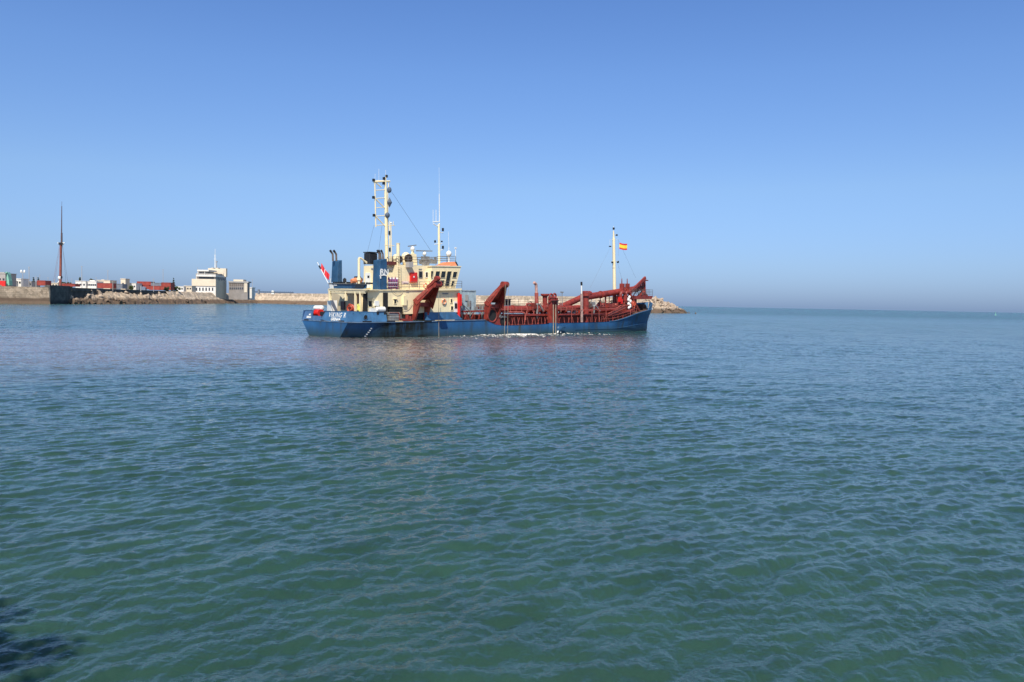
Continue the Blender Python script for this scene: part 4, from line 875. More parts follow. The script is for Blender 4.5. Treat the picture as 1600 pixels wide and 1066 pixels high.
mb=MB(); c=sp(1003.5,476,-1); mb.tube((c[0],-1.6,c[2]-.6),(c[0],1.6,c[2]-.6),.7,.7,14); mb.cb((c[0]-.8,0,c[2]-1.2),(1.4,2.4,.9)); mb.build('anchor_windlass',M_deck,ship)
mb=MB(); w=sp(1007.5,483,-1.2); mb.cb((76.9,-(hb_deck(76.9)+.12),sp(1007,482.5,-2.6)[2]),(.5,.12,.40)); mb.build('bow_plate',M_white,ship)
# ---- foremast
FY=0; R_=lambda x,y:S(x,y,FY)
mb=MB(); mb.tube(R_(960.3,476),R_(958.9,372),.36,.26,12); mb.tube(R_(958.9,372),R_(958.6,361),.18,.12,10); fm_=mb.build('fore_mast',M_cream,ship)
mb=MB(); mb.path([R_(956,408.5),R_(966,408.5)],.06,6); mb.path([R_(952.5,375),R_(966.5,374)],.03,6); mb.path([R_(952.8,375),R_(952.8,384)],.02,5); mb.path([R_(959,366.5),R_(964,367.5)],.04,6); mb.tube(R_(958.7,361),R_(958.5,353.5),.06,n=6); mb.build('signal_yard',M_white,fm_)
mb=MB(); mb.cb(R_(958.9,357.3),(.3,.3,.4)); mb.cb(R_(963.5,367.5),(.3,.3,.3)); mb.cb(R_(956.8,410),(.3,.3,.35)); mb.cb(R_(965.5,409.5),(.3,.3,.4)); mb.cb(R_(959.2,419),(.4,.4,.2)); mb.cb(R_(953.3,385.2),(.35,.35,.2)); mb.each('navigation_lamp',M_black,fm_)
MB().cb(R_(960.8,458),(.35,.8,.4)).build('mast_band',M_yel,fm_)
MB().tube(R_(960.4,480),R_(960.1,462),.42,.38,12).build('mast_foot',mat('weathered_red_paint',(.22,.07,.05),.6,var=.4,scale=3),fm_)
mb=MB(); mb.tube(R_(952.8,388),R_(922,450),.015,n=4); mb.tube(R_(966.5,376),R_(993,434),.015,n=4); mb.tube(R_(965,411),R_(972,438),.015,n=4); mb.tube(R_(966.5,374),R_(966.3,400),.01,n=4); mb.build('rigging',M_wire,fm_)
# ---- machinery clutter over hopper and foredeck
rr=random.Random(5)
GM=[M_red,M_red2,M_redd,M_red,M_grey,M_deck]
for i in range(70):
    x=rr.choice([rr.uniform(822,862),rr.uniform(862,905),rr.uniform(920,985),rr.uniform(822,860)]); top=rr.uniform(474,484)
    if x>915: top=rr.uniform(470,481)
    Y=rr.uniform(-4.6,1.5); a=sp(x,rr.uniform(486,500),Y); b=sp(x,top,Y); r=rr.uniform(.08,.24); m=GM[rr.randrange(6)]
    mb=MB(); k=rr.random()
    if k<.4: mb.path([a,b,(b[0]+rr.uniform(.5,1.6),b[1],b[2]),(b[0]+rr.uniform(1.6,2.0),b[1],b[2]-rr.uniform(.4,1.2))],r*.8,7); nm='deck_pipe'
    elif k<.75:
        mb.tube(a,b,r*.6,n=7); mb.torus((b[0],b[1],b[2]+.1),rr.uniform(.2,.38),.05,rr.choice('XYZ'),12,5); mb.cb((b[0],b[1],b[2]-.5),(r*3,r*3,.5)); mb.tube((b[0],b[1],b[2]-1),(b[0],b[1],b[2]-.8),r*2,n=10); nm='deck_valve'
    else:
        mb.cb((b[0],b[1],b[2]-.5),(rr.uniform(.4,1.1),rr.uniform(.4,.9),rr.uniform(.5,1.0))); mb.tube(a,b,r,n=7); nm='hydraulic_unit'
    mb.build(nm,m,ship)
mb=MB(); 
for k in range(14):
    x=780+k*8.8; mb.tube(sp(x,487,-4.35),sp(x,479.5,-4.35),.05,n=5)
mb.tube(sp(778,484,-4.35),sp(900,483,-4.35),.04,n=5); mb.build('walkway_rail',M_red2,ship)
mb=MB(); c=sp(927,472,-1.5)
for k in range(6): mb.tube(sp(919+k*1.8,482-k*.4,-2),sp(925+k*1.7,469+(k%3)*2,-2.3),.09,n=6)
mb.box((sp(921,478,-2)[0],-2.4,sp(921,479,-2)[2]),(sp(927,478,-2)[0],-1.6,sp(927,472,-2)[2])); mb.build('hydraulic_ram',M_grey,ship)
mb=MB(); 
for x,y,rz in ((968.5,467,.5),(970.5,470,.4)): mb.cb(sp(x,y+1,-3),(.45,.5,.9))
mb.each('signal_red_box',M_sred,ship)
# stern winch
mb=MB(); c=X(498,489.5,1.2); mb.tube((c[0],c[1]-.45,c[2]),(c[0],c[1]+.45,c[2]),.42,.42,16); mb.tube((c[0],c[1]-.55,c[2]),(c[0],c[1]-.45,c[2]),.55,.55,16); mb.tube((c[0],c[1]+.45,c[2]),(c[0],c[1]+.55,c[2]),.55,.55,16); w=mb.build('stern_winch',M_sred,ship)
mb=MB(); mb.cb((c[0],c[1]-1.4,c[2]-.05),(.7,1.2,.5)); mb.tube((c[0],c[1]-2,c[2]+.1),(c[0],c[1]-.5,c[2]+.1),.14); mb.build('winch_motor',M_black,w)
# ================================================================ things carried by the ship
def capsule(mb,a,b,r,n=16):
    a=np.array(a,float);b=np.array(b,float); d=(b-a)/np.linalg.norm(b-a); prof=[(-r*.55,.35),(-r*.4,.7),(-r*.15,.93),(0,1)]
    pr=[(a+d*o,r*q) for o,q in prof]+[(b-d*o,r*q) for o,q in reversed(prof)]
    for (p,q),(p2,q2) in zip(pr[:-1],pr[1:]): mb.tube(p,p2,q,q2,n)
    return mb
t=shipthing('life_raft','white life raft canister on a cradle at the port end of the stern','life raft','life raft canisters')
a=X(493,481.5,1.5); b=X(503,481.5,1.5); mb=MB(); capsule(mb,(1.5,a[1],a[2]),(1.5,b[1],b[2]),.36); mb.build('canister',M_white,t,smooth=False)
mb=MB(); mb.beam((1.5,a[1]-.2,a[2]-.3),(1.5,a[1]-.2,2.1),.1,.3); mb.beam((1.5,b[1]+.2,b[2]-.3),(1.5,b[1]+.2,2.1),.1,.3); mb.build('cradle',M_grey,t)
t=shipthing('life_raft','white life raft canister on a black cradle in front of the black side door','life raft','life raft canisters')
a=S(589,483.5,-5.0); b=S(600,483.5,-5.0); mb=MB(); capsule(mb,a,b,.36); mb.build('canister',M_white,t); mb=MB(); 
for q in (a,b): mb.torus((q[0],q[1],q[2]),.37,.03,'X',16,4)
mb.each('strap',M_grey,t); mb=MB(); 
for q in (a,b): mb.cb((q[0],q[1],q[2]-.5),(.3,.5,.4))
mb.build('cradle',M_black,t)
def lifebuoy(x,y,Y,label):
    c=S(x,y,Y); t=shipthing('lifebuoy',label,'lifebuoy','lifebuoys hung on the ship')
    MB().torus(c,.34,.09,'Y',20,8).build('ring',M_orange,t,smooth=True)
    mb=MB()
    for k in range(4): mb.torus(c,.34,.097,'Y',4,8,.28,k*math.pi/2+.6)
    mb.build('reflective_band',M_white,t)
lifebuoy(664.8,447,-4.72,'orange lifebuoy on the upper deck rail just left of the aft gantry head')
lifebuoy(694,471.5,YW-.13,'lifebuoy on the lower cream wall under the bridge wing')
# gas cylinders
for i in range(9):
    x=607+i*1.75; a=S(x,451.5,-4.35+.12*(i%2)); t=shipthing('gas_cylinder',['magenta','violet'][i%2]+' gas bottle, '+['first','second','third','fourth','fifth','sixth','seventh','eighth','last'][i]+' from the starboard funnel in the rack','gas cylinder','gas bottles in the rack by the funnel')
    m=[M_pink,M_purp][i%2]; h_=1.35+.12*(i%3==0); MB().tube(a,(a[0],a[1],a[2]+h_),.115,.115,10).build('cylinder_body',m,t); MB().tube((a[0],a[1],a[2]+h_),(a[0],a[1],a[2]+h_+.22),.09,.04,8).build('cylinder_cap',M_white if i%3 else M_pink,t)
mb=MB(); mb.beam(S(606,442,-4.55),S(621,442,-4.55),.06,.10); mb.beam(S(606,448,-4.55),S(621,448,-4.55),.06,.07); mb.build('cylinder_rack',M_white,ship)
mb=MB(); mb.tube(S(629,442,-4.8),S(637,442.3,-4.8),.22,.22,12); tag(mb.build('rolled_tarpaulin',mat('pale_pink_tarp',(.55,.42,.38),.8),None),'rolled pale tarpaulin lashed to the upper deck rail left of the red locker','tarpaulin')
o=bpy.data.objects['rolled_tarpaulin']; o.location=(ORG[0],ORG[1],0); o.rotation_euler=(0,0,PSI)
# container
t=shipthing('deck_container','weathered grey green container standing on deck ahead of the bridge','container')
a=S(719.5,486.5,-1.5); b=S(742.5,486.5,-1.5); tz_=S(731,453.8,-1.5)[2]; mb=MB(); mb.box((a[0],-1.5,a[2]-.8),(b[0],1.0,tz_)); body=mb.build('container_body',M_contg,t)
mb=MB()
for s in np.arange(a[0]+.15,b[0],.30): mb.box((s,-1.57,a[2]-.6),(s+.14,-1.5,tz_-.12))
for s in (a[0],b[0]-.12): mb.box((s,-1.62,a[2]-.8),(s+.12,-1.5,tz_+.03))
mb.box((a[0],-1.62,tz_-.1),(b[0],-1.5,tz_+.04)); mb.build('corrugation',M_contg,t)
MB().box((S(727,0+470,-1.6)[0],-1.66,S(727,470,-1.6)[2]),(S(731.5,462,-1.6)[0],-1.58,S(731.5,461,-1.6)[2])).build('door_panel',M_plg,t)
# rescue boat on boat deck
t=shipthing('rescue_boat','small orange rescue boat under the cream davit on the boat deck','boat')
a=S(549,439.5,-2.0); b=S(561,437,-2.0); mb=MB(); mb.tube(a,b,.28,.42,10); mb.tube(b,S(565,438,-2.0),.42,.3,10); mb.build('boat_hull',M_orange,t)
mb=MB(); mb.cb(S(558.5,435,-2.0),(.6,.7,.5)); mb.tube(S(556,438,-2),S(556.5,431.5,-2),.04); mb.build('outboard_engine',M_black,t)
# orange hoses hanging, yellow cloth
t=shipthing('hose_reel','tangled orange hoses coiled on a reel inside the aft shelter','hose reel')
rr=random.Random(3); mb=MB(); c=np.array(aftx(547.5,481.5,.35))
for k in range(12): mb.torus(c+[rr.uniform(-.2,.2),rr.uniform(-.35,.35),rr.uniform(-.15,.15)],rr.uniform(.22,.52),.045,'X',16,5)
mb.build('coiled_hose',M_hose,t); MB().tube((c[0]-.2,c[1],c[2]),(c[0]+.5,c[1],c[2]),.16).build('reel_hub',M_dred,t)
mb=MB()
for k in range(5): mb.torus(c+[.1,-.2+.1*k,-.1],.4+.05*k,.03,'X',14,5,math.pi,math.pi)
mb.build('loose_line',M_rope,t)
g=[(u,v) for u in range(7) for v in range(6)]; base=aftx(557.5,474.5,.3); mb=MB()
vs=[(base[0]+.12*math.sin(u*1.9+v*.5),base[1]-u*.13,base[2]-v*.13-.05*abs(u-3)-(.1*u if v>3 else 0)) for u,v in g]; mb.add(vs,[(u*6+v,u*6+v+1,u*6+v+7,u*6+v+6) for u in range(6) for v in range(5)])
o=mb.build('yellow_cloth',M_yel); o.location=(ORG[0],ORG[1],0); o.rotation_euler=(0,0,PSI); tag(o,'yellow green cloth hanging between the aft shelter posts','cloth')
# white fenders at the bow
t=shipthing('fender_bundle','bunch of white fenders hanging beside the red bow pedestal','fenders'); rr=random.Random(9)
for k in range(9): mb=MB(); c=sp(983.5+rr.uniform(-1.6,1.9),464.5+k*2.1,-4.2+rr.uniform(-.2,.2)); mb.ball(c,(.26,.26,.32),10,8); mb.build('fender',M_white,t,smooth=True)
t=shipthing('hung_hoses','bright orange red hoses looped beside the white fenders','hoses'); mb=MB()
for k in range(5): mb.torus(sp(990+rr.uniform(-1.5,1.5),475+rr.uniform(-3,4),-3.8),rr.uniform(.3,.5),.07,'Y',14,5)
mb.build('looped_hose',M_hose,t)
# flags
def flag(name,label,origin,U,V,w,h,cols,amp=.12,nu=18,nv=12,mats=None,rule=None,cat='flag'):
    t=shipthing(name,label,cat); U=np.array(U,float);V=np.array(V,float);Nn=np.cross(U,V);Nn/=np.linalg.norm(Nn)
    vs=[];fs=[];mi=[]
    for i in range(nu+1):
        for j in range(nv+1):
            u=i/nu;v=j/nv; p=np.array(origin)+U*w*u+V*h*v+Nn*amp*math.sin(u*7+v*1.5)*u**.5+V*(-.10*h*math.sin(u*2.6)); vs.append(p)
    for i in range(nu):
        for j in range(nv): fs.append((i*(nv+1)+j,(i+1)*(nv+1)+j,(i+1)*(nv+1)+j+1,i*(nv+1)+j+1)); mi.append(rule((i+.5)/nu,(j+.5)/nv))
    me=bpy.data.meshes.new('flag_cloth'); me.from_pydata([tuple(v) for v in vs],[],fs); 
    for m in mats: me.materials.append(m)
    me.polygons.foreach_set('material_index',mi); me.polygons.foreach_set('use_smooth',[True]*len(fs)); me.update()
    o=bpy.data.objects.new('flag_cloth',me); COL.objects.link(o); o.parent=t; return t
o0=R_(967.6,389); t=flag('courtesy_flag','red and yellow striped flag flying beside the cream fore mast','%s'and o0,(.70,-.70,-.08),(0,0,1),1.55,1.22,None,mats=[M_fred,M_fyel],rule=lambda u,v:0 if v<.25 or v>.75 else 1)
# ensign drooping from the raked staff
sA=X(513,443,1.5); sB=X(496.3,411,1.5)
t=flag('ensign','drooping red flag with white cross on the raked white staff at the stern','' or tuple(np.array(sB)*.72+np.array(sA)*.28),(.30,-.62,-.85),(.25,.15,.8),1.9,.95,None,amp=.26,mats=[M_fred,M_fwh],rule=lambda u,v:1 if (.38<u<.44 or .46<v<.54) else 0)
mb=MB(); mb.tube(sA,sB,.05,.04); mb.ball(sB,(.08,.08,.08)); mb.build('flagstaff',M_white,ship)
MB().tube(tuple(np.array(sB)*.86+np.array(sA)*.14),tuple(np.array(sB)*.70+np.array(sA)*.30),.11).build('furled_hoist',M_black,t)
# ================================================================ SHORE
def rock_mesh(seed,flat=1.0):
    r=random.Random(seed); bm=bmesh.new()
    for k in range(16):
        v=Vector((r.gauss(0,1),r.gauss(0,1),r.gauss(0,1))).normalized()*r.uniform(.8,1.05); bm.verts.new((v.x*1.15,v.y*.95,v.z*.8*flat))
    bmesh.ops.convex_hull(bm,input=bm.verts); bmesh.ops.delete(bm,geom=[v for v in bm.verts if not v.link_faces],context='VERTS')
    bmesh.ops.subdivide_edges(bm,edges=bm.edges,cuts=1,use_grid_fill=True)
    for v in bm.verts: v.co*=1+r.uniform(-.07,.07)
    bmesh.ops.recalc_face_normals(bm,faces=bm.faces)
    me=bpy.data.meshes.new('boulder'); bm.to_mesh(me); bm.free(); me.materials.append(M_rock); return me
RK=[rock_mesh(i) for i in range(10)]
def boulder(p,size,rr,label,group):
    o=bpy.data.objects.new('boulder',RK[rr.randrange(10)]); COL.objects.link(o); o.location=p; o.rotation_euler=(rr.uniform(0,6),rr.uniform(0,6),rr.uniform(0,6))
    o.scale=(size*rr.uniform(.8,1.3),size*rr.uniform(.8,1.2),size*rr.uniform(.7,1.0)); return tag(o,label,'boulder',group)
# the land behind the sea wall
GZ=7.7
mb=MB(); mb.prism([(-237.5,404,GZ),(-239.5,560,GZ),(-250,655,GZ),(-262,782,GZ),(-420,860,GZ),(-1500,1100,GZ),(-1500,-200,GZ),(-420,140,GZ),(-249,382,GZ)],(0,0,-10)); tag(mb.build('land',M_land),kind='structure')
# stone quay wall at the far left
q0=at(-60,0,300); c1=(-233.8,402.4); c0=(-246.5,383.1); dq=np.array([c0[0]-c1[0],c0[1]-c1[1]]); dq/=np.linalg.norm(dq); c00=(c1[0]+dq[0]*150,c1[1]+dq[1]*150); nq=np.array([-dq[1],dq[0]]); nq=nq if nq[0]<0 else -nq
mb=MB(); t0=1.6
mb.prism([(*c00,-2),(*c1,-2),(c1[0]+nq[0]*.6,c1[1]+nq[1]*.6,8.4),(c00[0]+nq[0]*.6,c00[1]+nq[1]*.6,8.4)],(nq[0]*2.5,nq[1]*2.5,0))
pw_=[(c00[0]+nq[0]*.65,c00[1]+nq[1]*.65),(c1[0]+nq[0]*.65+dq[0]*22,c1[1]+nq[1]*.65+dq[1]*22)]
mb.prism([(*pw_[0],8.41),(*pw_[1],8.41),(*pw_[1],8.95),(*pw_[0],8.95)],(nq[0]*1.6,nq[1]*1.6,0))
mb.prism([(c00[0]-nq[0]*1.2,c00[1]-nq[1]*1.2,-2),(c1[0]-nq[0]*1.2,c1[1]-nq[1]*1.2,-2),(c1[0]-nq[0]*.3,c1[1]-nq[1]*.3,1.3),(c00[0]-nq[0]*.3,c00[1]-nq[1]*.3,1.5)],(nq[0]*1.1,nq[1]*1.1,0))
tag(mb.build('quay_wall',M_quay),'sunlit tan stone quay wall at the far left ending in a square corner','wall')
# dark sea wall running away behind the boulders
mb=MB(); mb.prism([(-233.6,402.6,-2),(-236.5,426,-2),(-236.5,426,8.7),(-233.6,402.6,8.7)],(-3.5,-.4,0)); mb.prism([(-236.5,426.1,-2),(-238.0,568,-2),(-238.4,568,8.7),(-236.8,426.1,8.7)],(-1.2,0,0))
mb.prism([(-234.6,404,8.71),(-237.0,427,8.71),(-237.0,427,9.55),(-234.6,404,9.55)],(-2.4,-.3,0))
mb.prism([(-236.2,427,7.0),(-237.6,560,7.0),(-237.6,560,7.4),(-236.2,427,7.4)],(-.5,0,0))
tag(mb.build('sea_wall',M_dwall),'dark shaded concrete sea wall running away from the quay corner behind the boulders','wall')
# rubble bank: one lumpy slope, boulders on it
def bank(name,line,prof,label,m,seed,amp=.9,step=1.6,kind='stuff'):
    """line: plan polyline of the waterline, prof: (inland offset, z)"""
    pts=[]; L=[0]
    for a,b in zip(line[:-1],line[1:]): L.append(L[-1]+math.dist(a,b))
    U=np.arange(0,L[-1],step); P=np.stack([np.interp(U,L,[p[0] for p in line]),np.interp(U,L,[p[1] for p in line])],-1)
    Tn=np.gradient(P,axis=0); Tn/=np.linalg.norm(Tn,axis=1)[:,None]; Nn=np.stack([-Tn[:,1],Tn[:,0]],-1)   # left of travel
    o=np.linspace(prof[0][0],prof[-1][0],max(8,int((prof[-1][0]-prof[0][0])/step*1.3))); z=np.interp(o,[p[0] for p in prof],[p[1] for p in prof])
    V=[];n=len(o)
    r=np.random.default_rng(seed)
    X_=P[:,0:1]+Nn[:,0:1]*o[None]; Y_=P[:,1:2]+Nn[:,1:2]*o[None]
    uu=np.repeat(U[:,None],n,1); oo=np.repeat(o[None],len(U),0)
    dz=amp*(vnoise(uu*.33,oo*.33,seed)-.5)*1.2+amp*(vnoise(uu*.9,oo*.9,seed+1)-.5)*.9+amp*.3*r.normal(size=uu.shape)
    Z=z[None]+dz; Z[:,-1]=z[-1]; X_=X_+amp*.3*r.normal(size=uu.shape); Y_=Y_+amp*.3*r.normal(size=uu.shape)
    V=np.stack([X_,Y_,Z],-1).reshape(-1,3); ii=np.arange(len(V)).reshape(len(U),n); F=np.stack([ii[:-1,:-1],ii[1:,:-1],ii[1:,1:],ii[:-1,1:]],-1).reshape(-1,4)
    me=bpy.data.meshes.new(name); me.from_pydata(V.tolist(),[],F.tolist()); me.materials.append(m); me.update(); o_=bpy.data.objects.new(name,me); COL.objects.link(o_)
    tag(o_,label,'rubble',kind=kind); return P,Nn
WL=[(-234.5,424),(-226,466),(-229,520),(-227,565),(-237,655),(-247,765),(-254,800)]
bank('rubble_bank',WL,[(-3,-2.5),(0,.0),(4,3.0),(7,5.0),(11.5,7.4)],'tan rubble bank below the dark sea wall and the port building',M_rub,21,amp=.85)
rr=random.Random(4)
Ls=[0]
for a,b in zip(WL[:-1],WL[1:]): Ls.append(Ls[-1]+math.dist(a,b))
for k in range(120):
    u=(rr.random()**1.5)*(150 if k<95 else 330); x=np.interp(u,Ls,[p[0] for p in WL]); y=np.interp(u,Ls,[p[1] for p in WL]); o_=rr.uniform(-.8,9.5); sz=rr.uniform(.7,1.7)*(1.25 if u<40 else 1)
    boulder((x-o_,y,0.2+o_*.66+rr.uniform(-.2,.5)),sz,rr,('rough brown boulder at the water line, ' if o_<3.5 else 'rough tan boulder high on the rubble bank, ')+('beside the dark quay corner' if u<45 else 'below the middle of the dark sea wall' if u<110 else 'towards the port control building'),'boulders of the left rubble bank')
# pale revetment right of the port building, then the long breakwater
_a=np.array((-246.,774.)); _b=np.array((115.,560.4)); _d=(_b-_a)/np.linalg.norm(_b-_a); BW=[(0,0),tuple(_a-_d*14),tuple(_b-_d*26)]
P_,N_=bank('revetment',[(-229.5,545),(-229,572),(-237,655),(-246,768),(-247,780)],[(-2,-2),(0,.1),(3,2.9),(6,5.8),(8,8.3),(11,8.6)],'pale stone revetment in front of the grey annex and low black railing',M_break,31,amp=.45,kind='stuff')
def along(u): return np.array(BW[1])+ (np.array(BW[2])-np.array(BW[1]))*u
bd=np.array(BW[2])-np.array(BW[1]); Lb=np.linalg.norm(bd); bd/=Lb; bn=np.array([-bd[1],bd[0]])
if bn[1]<0: bn=-bn
mb=MB()
for k in range(36):
    u0=k/36*Lb; u1=(k+1)/36*Lb-.05; A=np.array(BW[1])+bd*u0; B=np.array(BW[1])+bd*u1; h0=10.1+(k/36)*1.0+rr.uniform(-.06,.06)
    for za,zb,of in ((7.2,h0,7.5),):
        mb.prism([(*(A+bn*of),za),(*(B+bn*of),za),(*(B+bn*(of+.3)),zb),(*(A+bn*(of+.3)),zb)],(bn[0]*5,bn[1]*5,0))
mb.prism([(*(np.array(BW[1])+bn*9),-2),(*(np.array(BW[2])+bn*9),-2),(*(np.array(BW[2])+bn*9),7.25),(*(np.array(BW[1])+bn*9),7.25)],(bn[0]*9,bn[1]*9,0))
bw=mb.build('breakwater',M_break); tag(bw,'long pale stone breakwater stretching behind the ship to the right','breakwater')
pp,_n=bank('armour_slope',[BW[1],BW[2]],[(-2,-2),(0,.0),(3,2.6),(5.2,4.9),(7.6,7.4)],'pale rock armour with a brown tide band along the breakwater foot',M_break,41,amp=.55,kind='stuff')
# rock mound at the tip
rr=random.Random(8); MC=np.array((99.5,569.0)); MA=(29.5,17.5)
def mz(r): return 10.6-12.0*r**1.15
mb=MB(); n=44; vs=[(MC[0],MC[1],mz(0)-.6)]
for j in range(1,8):
    for i in range(n):
        t=2*math.pi*i/n; q=j/7; vs.append((MC[0]+MA[0]*q*math.cos(t)+rr.uniform(-.5,.5),MC[1]+MA[1]*q*math.sin(t)+rr.uniform(-.5,.5),mz(q)-.9+rr.uniform(-.5,.5)))
fs=[(0,1+i,1+(i+1)%n) for i in range(n)]
for j in range(6):
    for i in range(n): fs.append((1+j*n+i,1+(j+1)*n+i,1+(j+1)*n+(i+1)%n,1+j*n+(i+1)%n))
mb.add(vs,fs); tag(mb.build('rock_mound',M_rub),'heap of quarry stone under the boulders at the breakwater tip','rubble',kind='stuff')
for k in range(150):
    t=rr.uniform(math.pi*.95,2.1*math.pi); q=rr.random()**.55*.93; x=MC[0]+MA[0]*q*math.cos(t); y=MC[1]+MA[1]*q*math.sin(t)
    boulder((x,y,mz(q)-.4+rr.uniform(-.2,.5)),rr.uniform(1.0,2.1)*(1-.25*q),rr,('jagged pale boulder near the crown of the tip mound' if q<.45 else 'jagged boulder on the slope of the tip mound' if q<.75 else 'dark wet boulder at the water line of the tip mound')+(', the side nearer the ship' if math.cos(t)<0 else ', the outer seaward side'),'boulders at the breakwater tip')
for k in range(24):   # tumbled blocks along the last stretch of the crown
    p=np.array(BW[2])-bd*rr.uniform(-6,30)-bn*rr.uniform(-1,6); boulder((p[0],p[1],rr.uniform(3,8.5)),rr.uniform(1.0,1.8),rr,'tumbled pale block where the breakwater wall meets the tip mound','boulders at the breakwater tip')
p=at(1033,468,569); o=boulder(tuple(p),2.3,rr,'largest pale peaked boulder crowning the breakwater tip','boulders at the breakwater tip')
for x,y in ((1087,490.8),): p=at(x,y,536); tag(boulder((p[0],p[1],.1),1.0,rr,'low dark rock awash just beyond the breakwater tip',None))
# ---- buildings
def gb(x,D): return at(x,455,D)
def zz(x,y,D): return float(at(x,y,D)[2])
def bbox(name,m,x0,x1,y0,y1,D,dep,parent=None,zb=None):
    a=at(x0,y1,D); b=at(x1,y0,D); return MB().box((a[0],D,(3.5) if zb=='g' else float(a[2])),(b[0],D+dep,float(b[2]))).build(name,m,parent)
def btag(x,D,name,label,cat='building'):
    p=at(x,455,D); e=empty(name,(p[0],D,GZ),0,label,cat); return e
def par(o,e):
    o.parent=e; o.matrix_parent_inverse=Matrix.Translation(-Vector(e.location)); return o
D=650
e=btag(318,D,'port_building','cream port control building with stepped terraces, overhanging top block and white aerial')
def B(name,m,x0,x1,y0,y1,off=0,dep=24,zb=None): return par(bbox(name,m,x0,x1,y0,y1,D+off,dep,zb=zb),e)
B('ground_storey',M_plw,300,336.8,447.5,457,.6,24,'g'); B('terrace_block',M_plast,299.5,336.8,436.4,446.6,0,25); B('middle_storey',M_plg,306,337,428,436.6,1.5,24)
B('dark_strip',M_bwin,311,334,432.3,435.8,1.35,.4); B('floor_slab',M_plw,306.5,337,430.2,432.0,-.2,20)
B('upper_wall',M_plg,308.5,324,424,430.2,4,14); B('roof_slab',M_plw,308,326,421.8,423.8,.5,18); B('upper_block',M_plast,325,353.2,419.6,432.2,20,3)
B('shaded_window_band',M_bwin,333,347,428.2,431.8,18.6,.3); B('side_wall',M_plast,336.95,337.3,436.6,460,.2,24,'g')  # dark window band also paints the shade at the upper block
for d0 in (6,12,18): xx=float(at(337.3,440,D)[0])+.12; par(MB().box((xx,D+d0,19),(xx+.1,D+d0+2.4,20.6)).build('side_window',M_bwin),e)
B('parapet',M_plast,330,333.5,418.4,419.6,0,4); B('parapet',M_plast,338,341,418.6,419.6,0,4)
mb=MB()
for x in (309,320): mb.tube(at(x,430,D+1),at(x,423.6,D+1),.22)
[par(o,e) for o in mb.each('column',M_plw)]
mb=MB(); mb.tube(at(336.2,420,D+4),at(336.0,398,D+4),.5,.3); mb.tube(at(336.0,398,D+4),at(336.2,389,D+4),.15); mb.tube(at(334,405,D+4),at(338.5,405,D+4),.12); mb.tube(at(335,399,D+4),at(337.5,399,D+4),.12); par(mb.build('aerial',M_white),e)
mb=MB(); mb.tube(at(338.3,419.6,D+5),at(338.6,409,D+5),.35,.25); mb.cb(at(338.6,409,D+5),(1.0,1.0,.9)); mb.tube(at(309,422,D+2),at(309,417.6,D+2),.12); par(mb.build('roof_mast',M_plg),e)
# ground floor openings
mb=MB()
for x in (302,306,311,316,321,326,331): a=at(x,454.5,D+.5); b=at(x+2.2,449.6,D+.5); mb.box((a[0],D+.45,float(a[2])),(b[0],D+.62,float(b[2])))
[par(o,e) for o in mb.each('window',M_bwin)]
D=668
e=btag(372,D,'annex','grey colonnaded annex right of the port control building')
B('wall',mat('dark_annex_plaster',(.27,.24,.22),.85,var=.15,scale=.3),357.5,387,441,459,0,5,'g'); B('roof',M_plg,356.8,388,440,441.6,-.6,8); B('roof_room',M_plast,364.8,380,437,440.2,1,8); B('end_wall',M_plast,381.5,386,441.8,457,-.3,3)  # annex wall in a darker grey than the other plaster
mb=MB(); mb2=MB()
for k in range(7):
    x=358.6+k*3.2; a=at(x,452.4,D-.1); b=at(x+2.0,449.2,D-.1); mb.box((a[0],D-.12,float(a[2])),(b[0],D+.1,float(b[2])))
    a=at(x,447.4,D-.1); b=at(x+2.4,442.6,D-.1); mb2.box((a[0],D-.12,float(a[2])),(b[0],D+.1,float(b[2])))
[par(o,e) for o in mb.each('window',M_bwin)]; [par(o,e) for o in mb2.each('shutter',mat('brown_shutter',(.16,.13,.11),.6))]
D=690
e=btag(390,D,'kiosk','small white kiosk at the right end of the annex'); B('wall',M_plw,386.5,393.5,450,459,0,8,'g'); B('roof',M_plw,386,394,449.2,450.2,-.3,9)
# railings / fence on the revetment and breakwater root
mb=MB(); 
def onbw(x,y,of=8):  # height y px on the breakwater crown line
    d=ray(x,y); A=np.array(BW[1])+bn*of; k=((A@bn))/(d[:2]@bn); return d*k+[0,0,EYE]
for x in np.arange(388,460,3.0): mb.tube(at(x,457.2,742),at(x,455.4,742),.10,n=5)
mb.beam(at(386,455.5,742),at(459,457,742),.2,.35); mb.beam(at(386,456.5,742),at(459,458,742),.15,.3); o=mb.build('breakwater_fence',M_black); tag(o,'low black fence on the pale wall right of the annex','fence')
p=at(404,456,740); mb=MB(); mb.box((p[0]-.8,740,8.5),(p[0]+.8,741.4,float(at(404,453,740)[2]))); mb.box((p[0]-1,739.8,float(at(404,453,740)[2])),(p[0]+1,741.6,float(at(404,453,740)[2])+.3)); tag(mb.build('switch_cabinet',M_cgrey),'small dark cabinet standing on the pale wall behind the black fence','cabinet')
p=at(426,456,742); mb=MB(); mb.box((p[0]-1.3,742,9.0),(p[0]+1.3,744,float(at(426,454.8,742)[2]))); mb.box((p[0]-.8,742.2,float(at(426,454.8,742)[2])),(p[0]+.7,743.8,float(at(426,454.1,742)[2]))); tag(mb.build('parked_van',M_white),'tiny white van parked on the breakwater beyond the black fence','van')
